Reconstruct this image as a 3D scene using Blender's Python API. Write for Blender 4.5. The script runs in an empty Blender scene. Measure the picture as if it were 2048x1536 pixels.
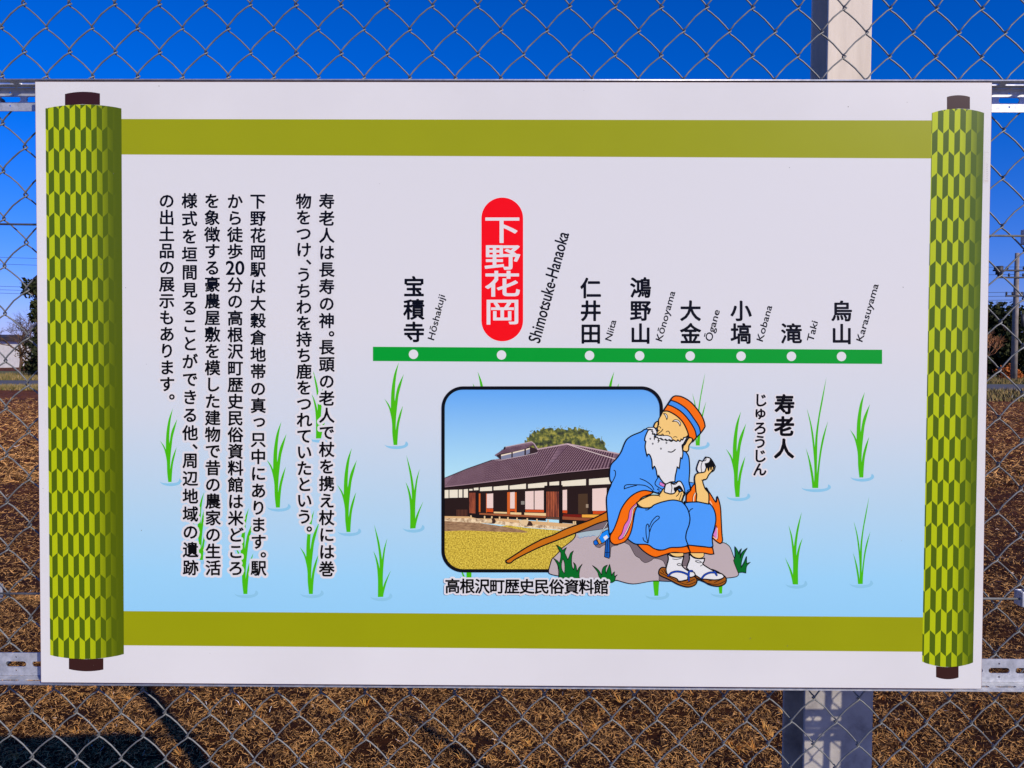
import bpy, bmesh, math, random
import numpy as np
from mathutils import Vector, Matrix, noise
from mathutils.geometry import tessellate_polygon

random.seed(7)
rng = np.random.default_rng(7)
S = bpy.context.scene
C = S.collection

# ------------------------------------------------------------------ camera
GROUND = -2.851         # field level; the camera stands on a station platform above it
DECK = -1.45            # platform level
K = 2.18
def far(x, y):
    return 0.012 + (x - 0.012) * K, -1.247 + (y + 1.247) * K
cd = bpy.data.cameras.new('camera')
cam = bpy.data.objects.new('camera', cd)
C.objects.link(cam)
S.camera = cam
cd.sensor_width = 36.0
cd.lens = 26.02
cd.clip_start = 0.05
cd.clip_end = 2000.0
R = ((0.99996642, 0.00732737, 0.00366946), (-0.00719141, 0.99933353, -0.03578787), (-0.00392925, 0.03576028, 0.99935267))
M = Matrix.Identity(4)
for i in range(3):
    M[i][0] = R[0][i]
    M[i][1] = R[2][i]
    M[i][2] = -R[1][i]
cam.matrix_world = Matrix.Translation((0.01203, -1.24701, 0.04887)) @ M

# ------------------------------------------------------------------ sky, sun
SUN_EL = math.radians(31.2)
SUN_AZ = math.atan2(0.642, -0.767)          # from +Y towards +X
world = bpy.data.worlds.new('World')
S.world = world
world.use_nodes = True
wn = world.node_tree
wn.nodes.clear()
sky = wn.nodes.new('ShaderNodeTexSky')
sky.sky_type = 'NISHITA'
sky.sun_disc = False
sky.sun_elevation = SUN_EL
sky.sun_rotation = SUN_AZ
sky.altitude = 150
sky.air_density = 1.0
sky.dust_density = 0.5
sky.ozone_density = 8.0
hs = wn.nodes.new('ShaderNodeHueSaturation')
hs.inputs['Saturation'].default_value = 1.28
tint = wn.nodes.new('ShaderNodeMix')
tint.data_type = 'RGBA'
tint.blend_type = 'MULTIPLY'
tint.inputs['Factor'].default_value = 1.0
tint.inputs['B'].default_value = (1.0, 0.80, 1.45, 1)
bg = wn.nodes.new('ShaderNodeBackground')
bg.inputs['Strength'].default_value = 0.102
wo = wn.nodes.new('ShaderNodeOutputWorld')
wn.links.new(sky.outputs[0], hs.inputs['Color'])
wn.links.new(hs.outputs[0], tint.inputs['A'])
wn.links.new(tint.outputs['Result'], bg.inputs['Color'])
wn.links.new(bg.outputs[0], wo.inputs['Surface'])

sl = bpy.data.lights.new('sun', 'SUN')
sl.energy = 4.0
sl.angle = math.radians(0.53)
sl.color = (1.0, 0.90, 0.75)
sun = bpy.data.objects.new('sun', sl)
C.objects.link(sun)
sd = Vector((0.642 * math.cos(SUN_EL), -0.767 * math.cos(SUN_EL), math.sin(SUN_EL)))
sun.rotation_euler = sd.to_track_quat('Z', 'Y').to_euler()
sun.location = sd * 20

S.view_settings.view_transform = 'Standard'
S.view_settings.look = 'None'
S.view_settings.gamma = 1.0
S.view_settings.exposure = 0.0
S.view_settings.use_curve_mapping = False

# ------------------------------------------------------------------ helpers
def lin(c):
    c = c / 255.0
    return c / 12.92 if c <= 0.04045 else ((c + 0.055) / 1.055) ** 2.4

KP = (1.15, 1.155, .955)            # pigment scale: measured print colour -> albedo
def rgb(c, k=1.0):
    if isinstance(k, float) or isinstance(k, int):
        k = (k, k, k)
    return tuple(min(0.92, lin(v) * q) for v, q in zip(c, k)) + (1.0,)

def new_mat(name):
    m = bpy.data.materials.new(name)
    m.use_nodes = True
    return m, m.node_tree.nodes, m.node_tree.links, m.node_tree.nodes['Principled BSDF']

def math_node(N, L, op, a, b=None, c=None):
    n = N.new('ShaderNodeMath')
    n.operation = op
    for i, v in enumerate((a, b, c)):
        if v is None:
            continue
        if isinstance(v, (int, float)):
            n.inputs[i].default_value = v
        else:
            L.new(v, n.inputs[i])
    return n.outputs[0]

def print_finish(N, L, p):
    p.inputs['Roughness'].default_value = 0.28
    p.inputs['Specular IOR Level'].default_value = 0.21
    p.inputs['Sheen Weight'].default_value = 0.0

_pm = {}
def ink(c):
    if c in _pm:
        return _pm[c]
    m, N, L, p = new_mat('ink_%02x%02x%02x' % c)
    col = rgb(c, KP)
    tc = N.new('ShaderNodeTexCoord')
    nz = N.new('ShaderNodeTexNoise')
    nz.inputs['Scale'].default_value = 9
    nz.inputs['Detail'].default_value = 5
    L.new(tc.outputs['Object'], nz.inputs['Vector'])
    mr = N.new('ShaderNodeMapRange')
    mr.inputs['To Min'].default_value = 0.95
    mr.inputs['To Max'].default_value = 1.05
    L.new(nz.outputs[0], mr.inputs['Value'])
    mx = N.new('ShaderNodeVectorMath')
    mx.operation = 'SCALE'
    mx.inputs[0].default_value = col[:3]
    L.new(mr.outputs[0], mx.inputs['Scale'])
    L.new(mx.outputs[0], p.inputs['Base Color'])
    print_finish(N, L, p)
    _pm[c] = m
    return m

def noise_mat(name, c1, c2, scale, rough=0.8, detail=6, metal=0.0, c3=None, bump=0.0, coord='Object', stretch=None, lo=0.3, hi=0.7, k=1.0):
    m, N, L, p = new_mat(name)
    tc = N.new('ShaderNodeTexCoord')
    src = tc.outputs[coord]
    if stretch:
        mp = N.new('ShaderNodeMapping')
        mp.inputs['Scale'].default_value = stretch
        L.new(src, mp.inputs['Vector'])
        src = mp.outputs[0]
    nz = N.new('ShaderNodeTexNoise')
    nz.inputs['Scale'].default_value = scale
    nz.inputs['Detail'].default_value = detail
    nz.inputs['Roughness'].default_value = 0.65
    L.new(src, nz.inputs['Vector'])
    cr = N.new('ShaderNodeValToRGB')
    e = cr.color_ramp.elements
    e[0].position = lo
    e[0].color = rgb(c1, k)
    e[1].position = hi
    e[1].color = rgb(c2, k)
    if c3:
        x = e.new(0.5 * (lo + hi))
        x.color = rgb(c3, k)
    L.new(nz.outputs[0], cr.inputs[0])
    L.new(cr.outputs[0], p.inputs['Base Color'])
    p.inputs['Roughness'].default_value = rough
    p.inputs['Metallic'].default_value = metal
    if bump:
        b = N.new('ShaderNodeBump')
        b.inputs['Strength'].default_value = bump
        b.inputs['Distance'].default_value = 0.01
        L.new(nz.outputs[0], b.inputs['Height'])
        L.new(b.outputs[0], p.inputs['Normal'])
    return m

def mesh_obj(name, V, F, mat=None, parent=None, smooth=False):
    me = bpy.data.meshes.new(name)
    me.from_pydata([tuple(v) for v in V], [], [tuple(f) for f in F])
    me.update()
    if mat is not None:
        me.materials.append(mat)
    if smooth:
        me.polygons.foreach_set('use_smooth', [True] * len(me.polygons))
    o = bpy.data.objects.new(name, me)
    C.objects.link(o)
    o.parent = parent
    return o

def tag(o, label=None, cat=None, group=None, kind=None):
    if label:
        o['label'] = label
    if cat:
        o['category'] = cat
    if group:
        o['group'] = group
    if kind:
        o['kind'] = kind
    return o

def empty(name, loc=(0, 0, 0), rot=(0, 0, 0)):
    o = bpy.data.objects.new(name, None)
    o.location = loc
    o.rotation_euler = rot
    o.empty_display_size = 0.1
    C.objects.link(o)
    return o

class MB:
    def __init__(s):
        s.V = []
        s.F = []
    def box(s, x0, x1, y0, y1, z0, z1):
        b = len(s.V)
        s.V += [(x0, y0, z0), (x1, y0, z0), (x1, y1, z0), (x0, y1, z0), (x0, y0, z1), (x1, y0, z1), (x1, y1, z1), (x0, y1, z1)]
        s.F += [tuple(b + i for i in f) for f in ((0, 3, 2, 1), (4, 5, 6, 7), (0, 1, 5, 4), (1, 2, 6, 5), (2, 3, 7, 6), (3, 0, 4, 7))]
        return s
    def tube(s, pts, rad, n=8, cap=True):
        if isinstance(rad, (int, float)):
            rad = [rad] * len(pts)
        pts = [Vector(p) for p in pts]
        b0 = len(s.V)
        t = (pts[1] - pts[0]).normalized()
        ref = Vector((0, 0, 1)) if abs(t.z) < 0.9 else Vector((1, 0, 0))
        u = t.cross(ref).normalized()
        for i, p in enumerate(pts):
            if i == 0:
                t = pts[1] - pts[0]
            elif i == len(pts) - 1:
                t = pts[-1] - pts[-2]
            else:
                t = pts[i + 1] - pts[i - 1]
            t.normalize()
            u = (u - t * u.dot(t)).normalized()
            w = t.cross(u)
            for k in range(n):
                a = 2 * math.pi * k / n
                s.V.append(tuple(p + (u * math.cos(a) + w * math.sin(a)) * rad[i]))
        for i in range(len(pts) - 1):
            for k in range(n):
                a = b0 + i * n + k
                c = b0 + i * n + (k + 1) % n
                s.F.append((a, c, c + n, a + n))
        if cap:
            s.F.append(tuple(b0 + k for k in range(n - 1, -1, -1)))
            e = b0 + (len(pts) - 1) * n
            s.F.append(tuple(e + k for k in range(n)))
        return s
    def obj(s, name, mat, parent=None, smooth=False, bevel=0):
        o = mesh_obj(name, s.V, s.F, mat, parent, smooth)
        if bevel:
            md = o.modifiers.new('bevel', 'BEVEL')
            md.width = bevel
            md.segments = 2
            md.limit_method = 'ANGLE'
        return o

# ------------------------------------------------------------------ materials
M_galv = noise_mat('galvanised_steel', (150, 154, 160), (206, 208, 212), 60, rough=0.45, metal=0.4, detail=8, bump=0.05)
M_wire = noise_mat('zinc_wire', (92, 94, 92), (136, 137, 132), 40, rough=0.5, metal=0.25, detail=5)
M_post = noise_mat('weathered_post_steel', (205, 190, 168), (240, 226, 202), 14, rough=0.75, detail=10, stretch=(1, 1, 0.12), bump=0.15)
M_postlow = noise_mat('stained_post_steel', (112, 108, 106), (190, 184, 174), 11, rough=0.8, detail=12, bump=0.2, c3=(168, 162, 154))
M_bolt = noise_mat('bolt_steel', (70, 72, 76), (150, 150, 150), 200, rough=0.4, metal=0.8)
M_edge = noise_mat('panel_edge_core', (125, 85, 78), (170, 130, 122), 30, rough=0.5)

# ------------------------------------------------------------------ terrain
def gh(x, y):
    d = max(0.0, min(1.0, (30 - abs(x)) / 12)) * max(0.0, min(1.0, (34 - y) / 16))
    n = noise.noise(Vector((x * .7, y * .7, 0.3))) * 0.05 + noise.noise(Vector((x * 2.4, y * 2.4, 2.3))) * 0.035 + noise.noise(Vector((x * 7, y * 7, 1.3))) * 0.012
    n += 0.018 * math.sin(y * 5.0 + x * .8) * (0.5 + noise.noise(Vector((x * .6, y * .6, 5))))
    return GROUND + n * d

xs = list(np.concatenate([np.linspace(-1400, -34, 14), np.linspace(-32, -6.6, 60), np.linspace(-6.5, 6.5, 230), np.linspace(6.6, 32, 60), np.linspace(34, 1400, 14)]))
ys = list(np.concatenate([np.linspace(-600, -4, 8), np.linspace(-3, 2.6, 16), np.linspace(2.7, 9, 170), np.linspace(9.1, 36, 110), np.linspace(38, 1700, 20)]))
V = [(x, y, gh(x, y)) for y in ys for x in xs]
nx = len(xs)
F = [(j * nx + i, j * nx + i + 1, (j + 1) * nx + i + 1, (j + 1) * nx + i) for j in range(len(ys) - 1) for i in range(nx - 1)]
m, N, L, p = new_mat('stubble_soil')
tc = N.new('ShaderNodeTexCoord')
mp = N.new('ShaderNodeMapping')
mp.inputs['Scale'].default_value = (0.8, 2.2, 1)
L.new(tc.outputs['Object'], mp.inputs['Vector'])
n1 = N.new('ShaderNodeTexNoise'); n1.inputs['Scale'].default_value = 2.6; n1.inputs['Detail'].default_value = 12; n1.inputs['Roughness'].default_value = 0.8
n2 = N.new('ShaderNodeTexNoise'); n2.inputs['Scale'].default_value = 0.12; n2.inputs['Detail'].default_value = 5
L.new(mp.outputs[0], n1.inputs['Vector']); L.new(mp.outputs[0], n2.inputs['Vector'])
cr = N.new('ShaderNodeValToRGB')
e = cr.color_ramp.elements
e[0].position = 0.36; e[0].color = (0.022, 0.011, 0.006, 1)
e[1].position = 0.68; e[1].color = (0.42, 0.15, 0.05, 1)
x = e.new(0.5); x.color = (0.13, 0.038, 0.012, 1)
L.new(n1.outputs[0], cr.inputs[0])
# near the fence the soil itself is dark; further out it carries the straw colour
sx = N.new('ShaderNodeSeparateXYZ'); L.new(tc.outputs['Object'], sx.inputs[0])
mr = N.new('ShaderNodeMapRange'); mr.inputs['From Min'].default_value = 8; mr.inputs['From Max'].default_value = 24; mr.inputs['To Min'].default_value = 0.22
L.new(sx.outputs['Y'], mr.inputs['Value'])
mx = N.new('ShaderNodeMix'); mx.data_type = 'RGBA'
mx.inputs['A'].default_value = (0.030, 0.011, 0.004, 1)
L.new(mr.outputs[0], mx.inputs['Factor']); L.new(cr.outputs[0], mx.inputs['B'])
m3 = N.new('ShaderNodeMix'); m3.data_type = 'RGBA'; m3.blend_type = 'MULTIPLY'
cr2 = N.new('ShaderNodeValToRGB'); cr2.color_ramp.elements[0].position = .35; cr2.color_ramp.elements[0].color = (.6, .55, .5, 1); cr2.color_ramp.elements[1].position = .65
L.new(n2.outputs[0], cr2.inputs[0]); m3.inputs['Factor'].default_value = 1
L.new(mx.outputs['Result'], m3.inputs['A']); L.new(cr2.outputs[0], m3.inputs['B'])
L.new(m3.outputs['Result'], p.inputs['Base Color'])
p.inputs['Roughness'].default_value = 0.95
p.inputs['Specular IOR Level'].default_value = 0.1
b = N.new('ShaderNodeBump'); b.inputs['Strength'].default_value = 0.9; b.inputs['Distance'].default_value = 0.05
L.new(n1.outputs[0], b.inputs['Height']); L.new(b.outputs[0], p.inputs['Normal'])
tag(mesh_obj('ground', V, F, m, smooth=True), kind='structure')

# chopped straw lying on the stubble field (uncountable)
def island_mat(name, cols, rough=0.7, spec=0.25, trans=0.0):
    m, N, L, p = new_mat(name)
    g = N.new('ShaderNodeNewGeometry')
    cr = N.new('ShaderNodeValToRGB')
    cr.color_ramp.interpolation = 'LINEAR'
    e = cr.color_ramp.elements
    for i, c in enumerate(cols):
        if i == 0:
            el = e[0]; el.position = 0
        elif i == len(cols) - 1:
            el = e[1]; el.position = 1
        else:
            el = e.new(i / (len(cols) - 1))
        el.color = tuple(c) + (1,)
    L.new(g.outputs['Random Per Island'], cr.inputs[0])
    L.new(cr.outputs[0], p.inputs['Base Color'])
    p.inputs['Roughness'].default_value = rough
    p.inputs['Specular IOR Level'].default_value = spec
    return m

M_straw = island_mat('straw', [(.012, .004, .002), (.08, .016, .003), (.50, .115, .012), (.020, .006, .002), (.34, .046, .004), (.12, .020, .003), (.03, .007, .002), (.85, .29, .05), (.24, .048, .006), (.015, .005, .002), (.90, .47, .16)], spec=.04)

def straw(name, n, xr, yfun, lmin, lmax, wid, up=0.25, lift=0.018, cz=None):
    X = rng.uniform(xr[0], xr[1], n)
    Y = yfun(n)
    if cz is not None:
        X, Y = cz(X, Y)
        n = len(X)
    Z = np.array([gh(a, b) for a, b in zip(X, Y)])
    Ln = rng.uniform(lmin, lmax, n) ** 1.0
    an = rng.uniform(0, 2 * np.pi, n)
    el = rng.normal(0, up, n)
    W = rng.uniform(0.6, 1.3, n) * wid
    d = np.stack([np.cos(an) * np.cos(el), np.sin(an) * np.cos(el), np.abs(np.sin(el))], 1)
    roll = rng.uniform(-1.2, 1.2, n)
    s0 = np.stack([-np.sin(an), np.cos(an), np.zeros(n)], 1)
    upv = np.cross(d, s0)
    s = s0 * np.cos(roll)[:, None] + upv * np.sin(roll)[:, None]
    P = np.stack([X, Y, Z + rng.uniform(0.001, lift, n)], 1)
    mid = P + d * (Ln / 2)[:, None]
    mid[:, 2] += rng.normal(0, 0.12, n) * Ln
    side = rng.normal(0, 0.08, n) * Ln
    mid += s0 * side[:, None]
    end = P + d * Ln[:, None]
    hw = (W / 2)[:, None]
    Vv = np.concatenate([P - s * hw, P + s * hw, mid - s * hw, mid + s * hw, end - s * hw * .6, end + s * hw * .6], 0)
    i = np.arange(n)
    Ff = np.concatenate([np.stack([i, i + n, i + 3 * n, i + 2 * n], 1), np.stack([i + 2 * n, i + 3 * n, i + 5 * n, i + 4 * n], 1)], 0)
    me = bpy.data.meshes.new(name)
    me.vertices.add(len(Vv)); me.vertices.foreach_set('co', Vv.astype('f').ravel())
    me.loops.add(len(Ff) * 4); me.loops.foreach_set('vertex_index', Ff.astype('i').ravel())
    me.polygons.add(len(Ff)); me.polygons.foreach_set('loop_start', np.arange(0, len(Ff) * 4, 4, dtype='i'))
    me.polygons.foreach_set('loop_total', np.full(len(Ff), 4, dtype='i'))
    me.update(calc_edges=True)
    me.materials.append(M_straw)
    o = bpy.data.objects.new(name, me)
    C.objects.link(o)
    return tag(o, kind='stuff')

def clump(X, Y):
    keep = []
    for i in range(len(X)):
        v = noise.noise(Vector((X[i] * 2.4, Y[i] * 2.4, 9))) + 0.6 * noise.noise(Vector((X[i] * 7, Y[i] * 7, 3)))
        keep.append(rng.uniform() < 0.80 + 0.9 * v)
    keep = np.array(keep)
    return X[keep], Y[keep]

def near_wedge(X, Y):
    return clump(X * (Y + 1.25), Y)
o = straw('straw', 265000, (-1.05, 1.05), lambda n: 3.2 + 4.3 * rng.uniform(0, 1, n) ** 1.15, 0.018, 0.052, 0.0030, up=.38, lift=.03, cz=near_wedge)
tag(o, 'chopped brown straw littering the field behind the fence', 'straw')
o = straw('straw', 110000, (-0.80, 0.80), lambda n: 7.3 + 9 * rng.uniform(0, 1, n) ** 1.2, 0.035, 0.085, 0.0055, up=.3, lift=.04, cz=near_wedge)
tag(o, 'straw thinning out across the middle of the stubble field', 'straw')
def wedge(X, Y):
    s = np.sign(X)
    return s * (np.abs(X)) * (Y + 1.25) * 1.0, Y
o = straw('straw', 70000, (-0.8, 0.8), lambda n: 15.5 + 32 * rng.uniform(0, 1, n) ** 1.3, 0.10, 0.28, 0.018, up=.35, lift=.09, cz=wedge)
tag(o, 'straw strewn over the far part of the field', 'straw')
# tufts of pale straw
def tufts():
    V = []; F = []
    for k in range(420):
        x = random.uniform(-4.6, 4.6); y = random.uniform(3.4, 8.0)
        z = gh(x, y)
        a0 = random.uniform(0, 6.28)
        nb = random.randint(7, 16)
        for j in range(nb):
            a = a0 + random.gauss(0, .55)
            l = random.uniform(.05, .13); e_ = random.uniform(.1, .8)
            w = random.uniform(.0018, .0032)
            bx, by = x + random.uniform(-.02, .02), y + random.uniform(-.02, .02)
            d = Vector((math.cos(a) * math.cos(e_), math.sin(a) * math.cos(e_), math.sin(e_)))
            s_ = Vector((-math.sin(a), math.cos(a), 0)) * w
            p0 = Vector((bx, by, z + .004)); p1 = p0 + d * l * .55; p2 = p0 + d * l - Vector((0, 0, l * .25))
            b = len(V)
            V += [p0 - s_, p0 + s_, p1 - s_, p1 + s_, p2 - s_ * .5, p2 + s_ * .5]
            F += [(b, b + 1, b + 3, b + 2), (b + 2, b + 3, b + 5, b + 4)]
    return V, F
V, F = tufts()
tag(mesh_obj('straw_tuft', V, F, island_mat('pale_straw', [(.38, .10, .012), (.70, .30, .06), (.55, .16, .02), (.85, .48, .13)], spec=.05)), 'pale cut straw tufts sticking up from the near stubble', 'straw tuft', kind='stuff')

# station platform carrying the fence, its face dropping to the field
tag(MB().box(-60, 60, -9, .20, GROUND - .2, DECK).obj('platform', noise_mat('platform_concrete', (120, 118, 112), (165, 160, 150), 5, rough=.9, bump=.1)), kind='structure')
# road and verge beyond the field
def quad(name, pts, z, mat):
    o = mesh_obj(name, [far(a, b) + (z,) for a, b in pts], [tuple(range(len(pts)))], mat)
    return tag(o, kind='structure')
M_asph = noise_mat('asphalt', (62, 62, 66), (98, 97, 98), 6, rough=0.9, detail=10)
quad('road', [(-160, 33.5), (0, 30.5), (160, 24), (160, 38), (0, 38), (-160, 38.5)], GROUND + 0.02, M_asph)
mb = MB()
for i in range(40):
    x0 = -160 + i * 8
    def ye(x): return 33.5 + (x + 160) / 160 * -3 if x < 0 else 30.5 - x / 160 * 6.5
    b = len(mb.V)
    for xx in (x0, x0 + 7.97):
        fx, y = far(xx, ye(xx))
        mb.V += [(fx, y - .2, GROUND - .1), (fx, y - .2, GROUND + .15), (fx, y, GROUND + .15), (fx, y, GROUND - .1)]
    mb.F += [(b, b + 4, b + 5, b + 1), (b + 1, b + 5, b + 6, b + 2), (b + 2, b + 6, b + 7, b + 3), (b, b + 1, b + 2, b + 3), (b + 4, b + 7, b + 6, b + 5)]
tag(mb.obj('kerb', noise_mat('kerb_concrete', (150, 146, 138), (190, 186, 176), 3, rough=.9)), kind='structure')
quad('verge', [(-300, 38.5), (0, 38), (300, 38), (300, 62), (-300, 62)], GROUND + 0.012, noise_mat('verge_grass', (70, 62, 22), (128, 98, 44), 1.2, rough=1, detail=10, c3=(84, 92, 30)))
def grassblades():
    n = 22000
    V = []; F = []
    for k in range(n):
        s = random.choice((-1, 1))
        y = random.uniform(38.5, 47) if random.random() < .6 else random.uniform(22, 29.8) if s > 0 else random.uniform(27, 30)
        x = s * (y + 1.25) * random.uniform(.58, .74)
        x, y = far(x, y)
        h = random.uniform(.12, .5) * (1.4 if y > 80 else .9)
        a = random.uniform(0, 6.28); w = .045
        dx, dy = math.cos(a) * w, math.sin(a) * w
        lx, ly = random.gauss(0, .12), random.gauss(0, .12)
        b = len(V)
        V += [(x - dx, y - dy, GROUND), (x + dx, y + dy, GROUND), (x + lx, y + ly, GROUND + h)]
        F.append((b, b + 1, b + 2))
    return V, F
V, F = grassblades()
tag(mesh_obj('grass', V, F, island_mat('verge_blades', [(.10, .11, .02), (.28, .2, .06), (.16, .15, .03), (.4, .26, .1)])), 'rough yellow green grass along the road verge', 'grass', kind='stuff')

# ------------------------------------------------------------------ distant trees, house, pole
def leafy(name, label, base, H, Wd, n, cols, leaf, cat='tree', group=None, trunk=True, low=0.1, seed=0, mat=None):
    rs = np.random.default_rng(seed)
    H *= K; Wd *= K; leaf *= K
    root = empty(name, far(base[0], base[1]) + (GROUND,))
    tag(root, label, cat, group)
    nc = 26
    cc = np.stack([rs.normal(0, Wd * .22, nc), rs.normal(0, Wd * .2, nc), rs.uniform(low, .92, nc) * H], 1)
    taper = 1.15 - cc[:, 2] / H * .75
    cc[:, 0] *= taper * 1.2; cc[:, 1] *= taper
    rr = rs.uniform(.13, .24, nc) * Wd
    k = rs.integers(0, nc, n)
    d = rs.normal(0, 1, (n, 3)); d /= np.linalg.norm(d, axis=1)[:, None]
    P = cc[k] + d * (rr[k] * rs.uniform(.45, 1.1, n))[:, None]
    P[:, 2] = np.maximum(P[:, 2], .05)
    a = rs.normal(0, 1, (n, 3)); a /= np.linalg.norm(a, axis=1)[:, None]
    b_ = np.cross(a, rs.normal(0, 1, (n, 3))); b_ /= np.linalg.norm(b_, axis=1)[:, None]
    sz = (rs.uniform(.5, 1.3, n) * leaf)[:, None]
    Vv = np.concatenate([P - a * sz, P + b_ * sz * .6, P + a * sz, P - b_ * sz * .6], 0)
    i = np.arange(n)
    F = np.stack([i, i + n, i + 2 * n, i + 3 * n], 1)
    mesh_obj('crown', Vv.tolist(), F.tolist(), mat or island_mat(name + '_leaves', cols, rough=.8, spec=.1), root)
    if trunk:
        t = MB()
        t.tube([(0, 0, -.1), (.05 * Wd, 0, H * .3), (0, .03 * Wd, H * .7)], [Wd * .045, Wd * .035, Wd * .012], 7)
        for q in range(7):
            z = H * rs.uniform(.25, .6); an = rs.uniform(0, 6.28)
            t.tube([(0, 0, z), (math.cos(an) * Wd * .16, math.sin(an) * Wd * .16, z + H * .12), (math.cos(an) * Wd * .3, math.sin(an) * Wd * .3, z + H * .2)], [Wd * .018, Wd * .012, Wd * .005], 5)
        t.obj('trunk', M_bark, root)
    return root

M_bark = noise_mat('bark', (58, 44, 36), (120, 92, 72), 4, rough=.95, stretch=(1, 1, .3))
M_bark2 = noise_mat('pale_bark', (170, 110, 70), (220, 160, 108), 4, rough=.95)
def bare(name, label, base, H, seed, mat, group=None, spread=.6, depth=6, r0=None):
    rs = random.Random(seed)
    H *= K
    root = empty(name, far(base[0], base[1]) + (GROUND,))
    tag(root, label, 'tree', group)
    tr = MB(); br = MB()
    def grow(p, d, l, r, k):
        mbx = tr if k < 2 else br
        mid = p + d * l * .5 + Vector((rs.gauss(0, .04), rs.gauss(0, .04), rs.gauss(0, .03))) * l
        e_ = p + d * l
        mbx.tube([p, mid, e_], [r, r * .85, r * .68], 5 if k < 3 else 3, cap=False)
        if k >= depth:
            return
        for q in range(3 if k > 0 else 4):
            nd = (d + Vector((rs.gauss(0, spread), rs.gauss(0, spread), rs.gauss(.12, spread * .55)))).normalized()
            st = p + d * l * rs.uniform(.55, 1)
            grow(st, nd, l * rs.uniform(.6, .82), r * .55, k + 1)
    grow(Vector((0, 0, 0)), Vector((0, 0, 1)), H * .3, r0 or H * .022, 0)
    tr.obj('trunk', mat, root)
    br.obj('branch', mat, root)
    return root

EG = [(.010, .016, .006), (.02, .03, .010), (.035, .045, .015), (.05, .055, .02)]
BR = [(.05, .028, .012), (.10, .06, .022), (.07, .055, .02), (.14, .08, .03)]
mEG = island_mat('evergreen_leaves', EG, rough=.8, spec=.1)
mBR = island_mat('autumn_leaves', BR, rough=.8, spec=.1)
bare('bare_tree', 'wide leafless tree with fine branches at the left behind the white house', (-41.3, 60, GROUND), 6.6, 3, M_bark, depth=6)
bare('bare_tree', 'second leafless tree close to the sign left edge above the shrubs', (-35.0, 52, GROUND), 6.3, 11, M_bark, depth=6)
leafy('evergreen_tree', 'tall dark evergreen rising beside the left edge of the sign', (-28.75, 43.5, GROUND), 6.5, 2.2, 2600, EG, .15, seed=1, mat=mEG, low=.25)
leafy('shrub', 'dense brown green shrub beside the white house on the left', (-28.9, 43.0, GROUND), 1.7, 2.2, 2600, BR, .06, cat='shrub', seed=2, mat=mBR, trunk=False)
leafy('shrub', 'dark shrub against the left edge of the sign', (-27.6, 42, GROUND), 2.5, 2.4, 3600, EG, .10, cat='shrub', seed=3, mat=mEG, trunk=False)
leafy('evergreen_tree', 'dark round evergreen at the right behind the utility pole', (33.2, 49, GROUND), 4.7, 5.5, 9000, EG, .16, seed=4, mat=mEG, low=.0)
leafy('evergreen_tree', 'dark evergreen right next to the sign right edge beyond the road', (30.6, 50.5, GROUND), 4.5, 4.6, 8000, EG, .16, seed=5, mat=mEG, low=.0)
bare('bare_tree', 'pale brown leafless young tree lit by the sun in front of dark evergreens', (27.9, 44, GROUND), 4.3, 21, M_bark2, spread=.42, depth=5)
leafy('shrub', 'orange brown shrub at the foot of the utility pole', (29.2, 42.7, GROUND), .9, 1.3, 900, BR, .07, cat='shrub', seed=6, trunk=False, mat=island_mat('orange_leaves', [(.5, .12, .02), (.6, .22, .04)]))
leafy('evergreen_tree', 'low dark evergreen at the right picture edge beyond the pole', (36.5, 50, GROUND), 5.2, 5, 8000, EG, .16, seed=9, mat=mEG, low=.0)
hidl = ['behind the scroll left roller', 'behind the two left text columns', 'behind the inset picture left half', 'behind the old man drawing', 'behind the small figure title', 'behind the scroll right roller']
hid = [(-18, 60, 6.5), (-9, 66, 7.5), (0, 62, 6), (9, 64, 7), (17, 58, 6.2), (24, 56, 5.2)]
for i, (x, y, h) in enumerate(hid):
    o = leafy('evergreen_tree', None, (x, y, GROUND), h, h * .9, 2200, EG, .3, seed=30 + i, mat=mEG, group='trees hidden behind the sign')
    o['label'] = 'dark evergreen of the far tree row, ' + hidl[i]
    o['category'] = 'tree'

# white farmhouse, far left
hs_ = empty('farmhouse', far(-61.3, 82) + (GROUND,))
hs_.scale = (K, K, K)
tag(hs_, 'low white walled farm building with a dark roof at the far left', 'building')
M_plaster = noise_mat('white_plaster', (205, 202, 195), (232, 228, 218), 2, rough=.85)
M_roof = noise_mat('dark_roof_tiles', (36, 34, 38), (66, 62, 66), 8, rough=.7)
MB().box(-6, 4.6, -3, 3, 0, 3.05).obj('wall', M_plaster, hs_)
r_ = MB()
r_.V = [(-6.8, -3.9, 3.0), (5.0, -3.6, 3.0), (5.0, 3.9, 3.0), (-6.8, 3.9, 3.0), (-6.8, 0, 3.7), (5.0, 0, 3.7), (-6.8, -3.9, 3.25), (5.0, -3.6, 3.2), (5.0, 3.9, 3.25), (-6.8, 3.9, 3.25)]
r_.F = [(0, 3, 2, 1), (0, 1, 7, 6), (6, 7, 5, 4), (2, 3, 9, 8), (8, 9, 4, 5), (1, 2, 8, 5, 7), (3, 0, 6, 4, 9)]
r_.obj('roof', M_roof, hs_)
M_glass = noise_mat('window_glass', (40, 50, 62), (66, 78, 92), 1, rough=.1)
for wx in (-4.2, -0.9, 2.3):
    w = MB().box(wx, wx + 1.3, -3.06, -2.995, 1.0, 2.2).obj('window', M_roof, hs_)
    MB().box(wx + .08, wx + 1.22, -3.09, -3.07, 1.08, 2.12).obj('pane', M_glass, w)

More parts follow.
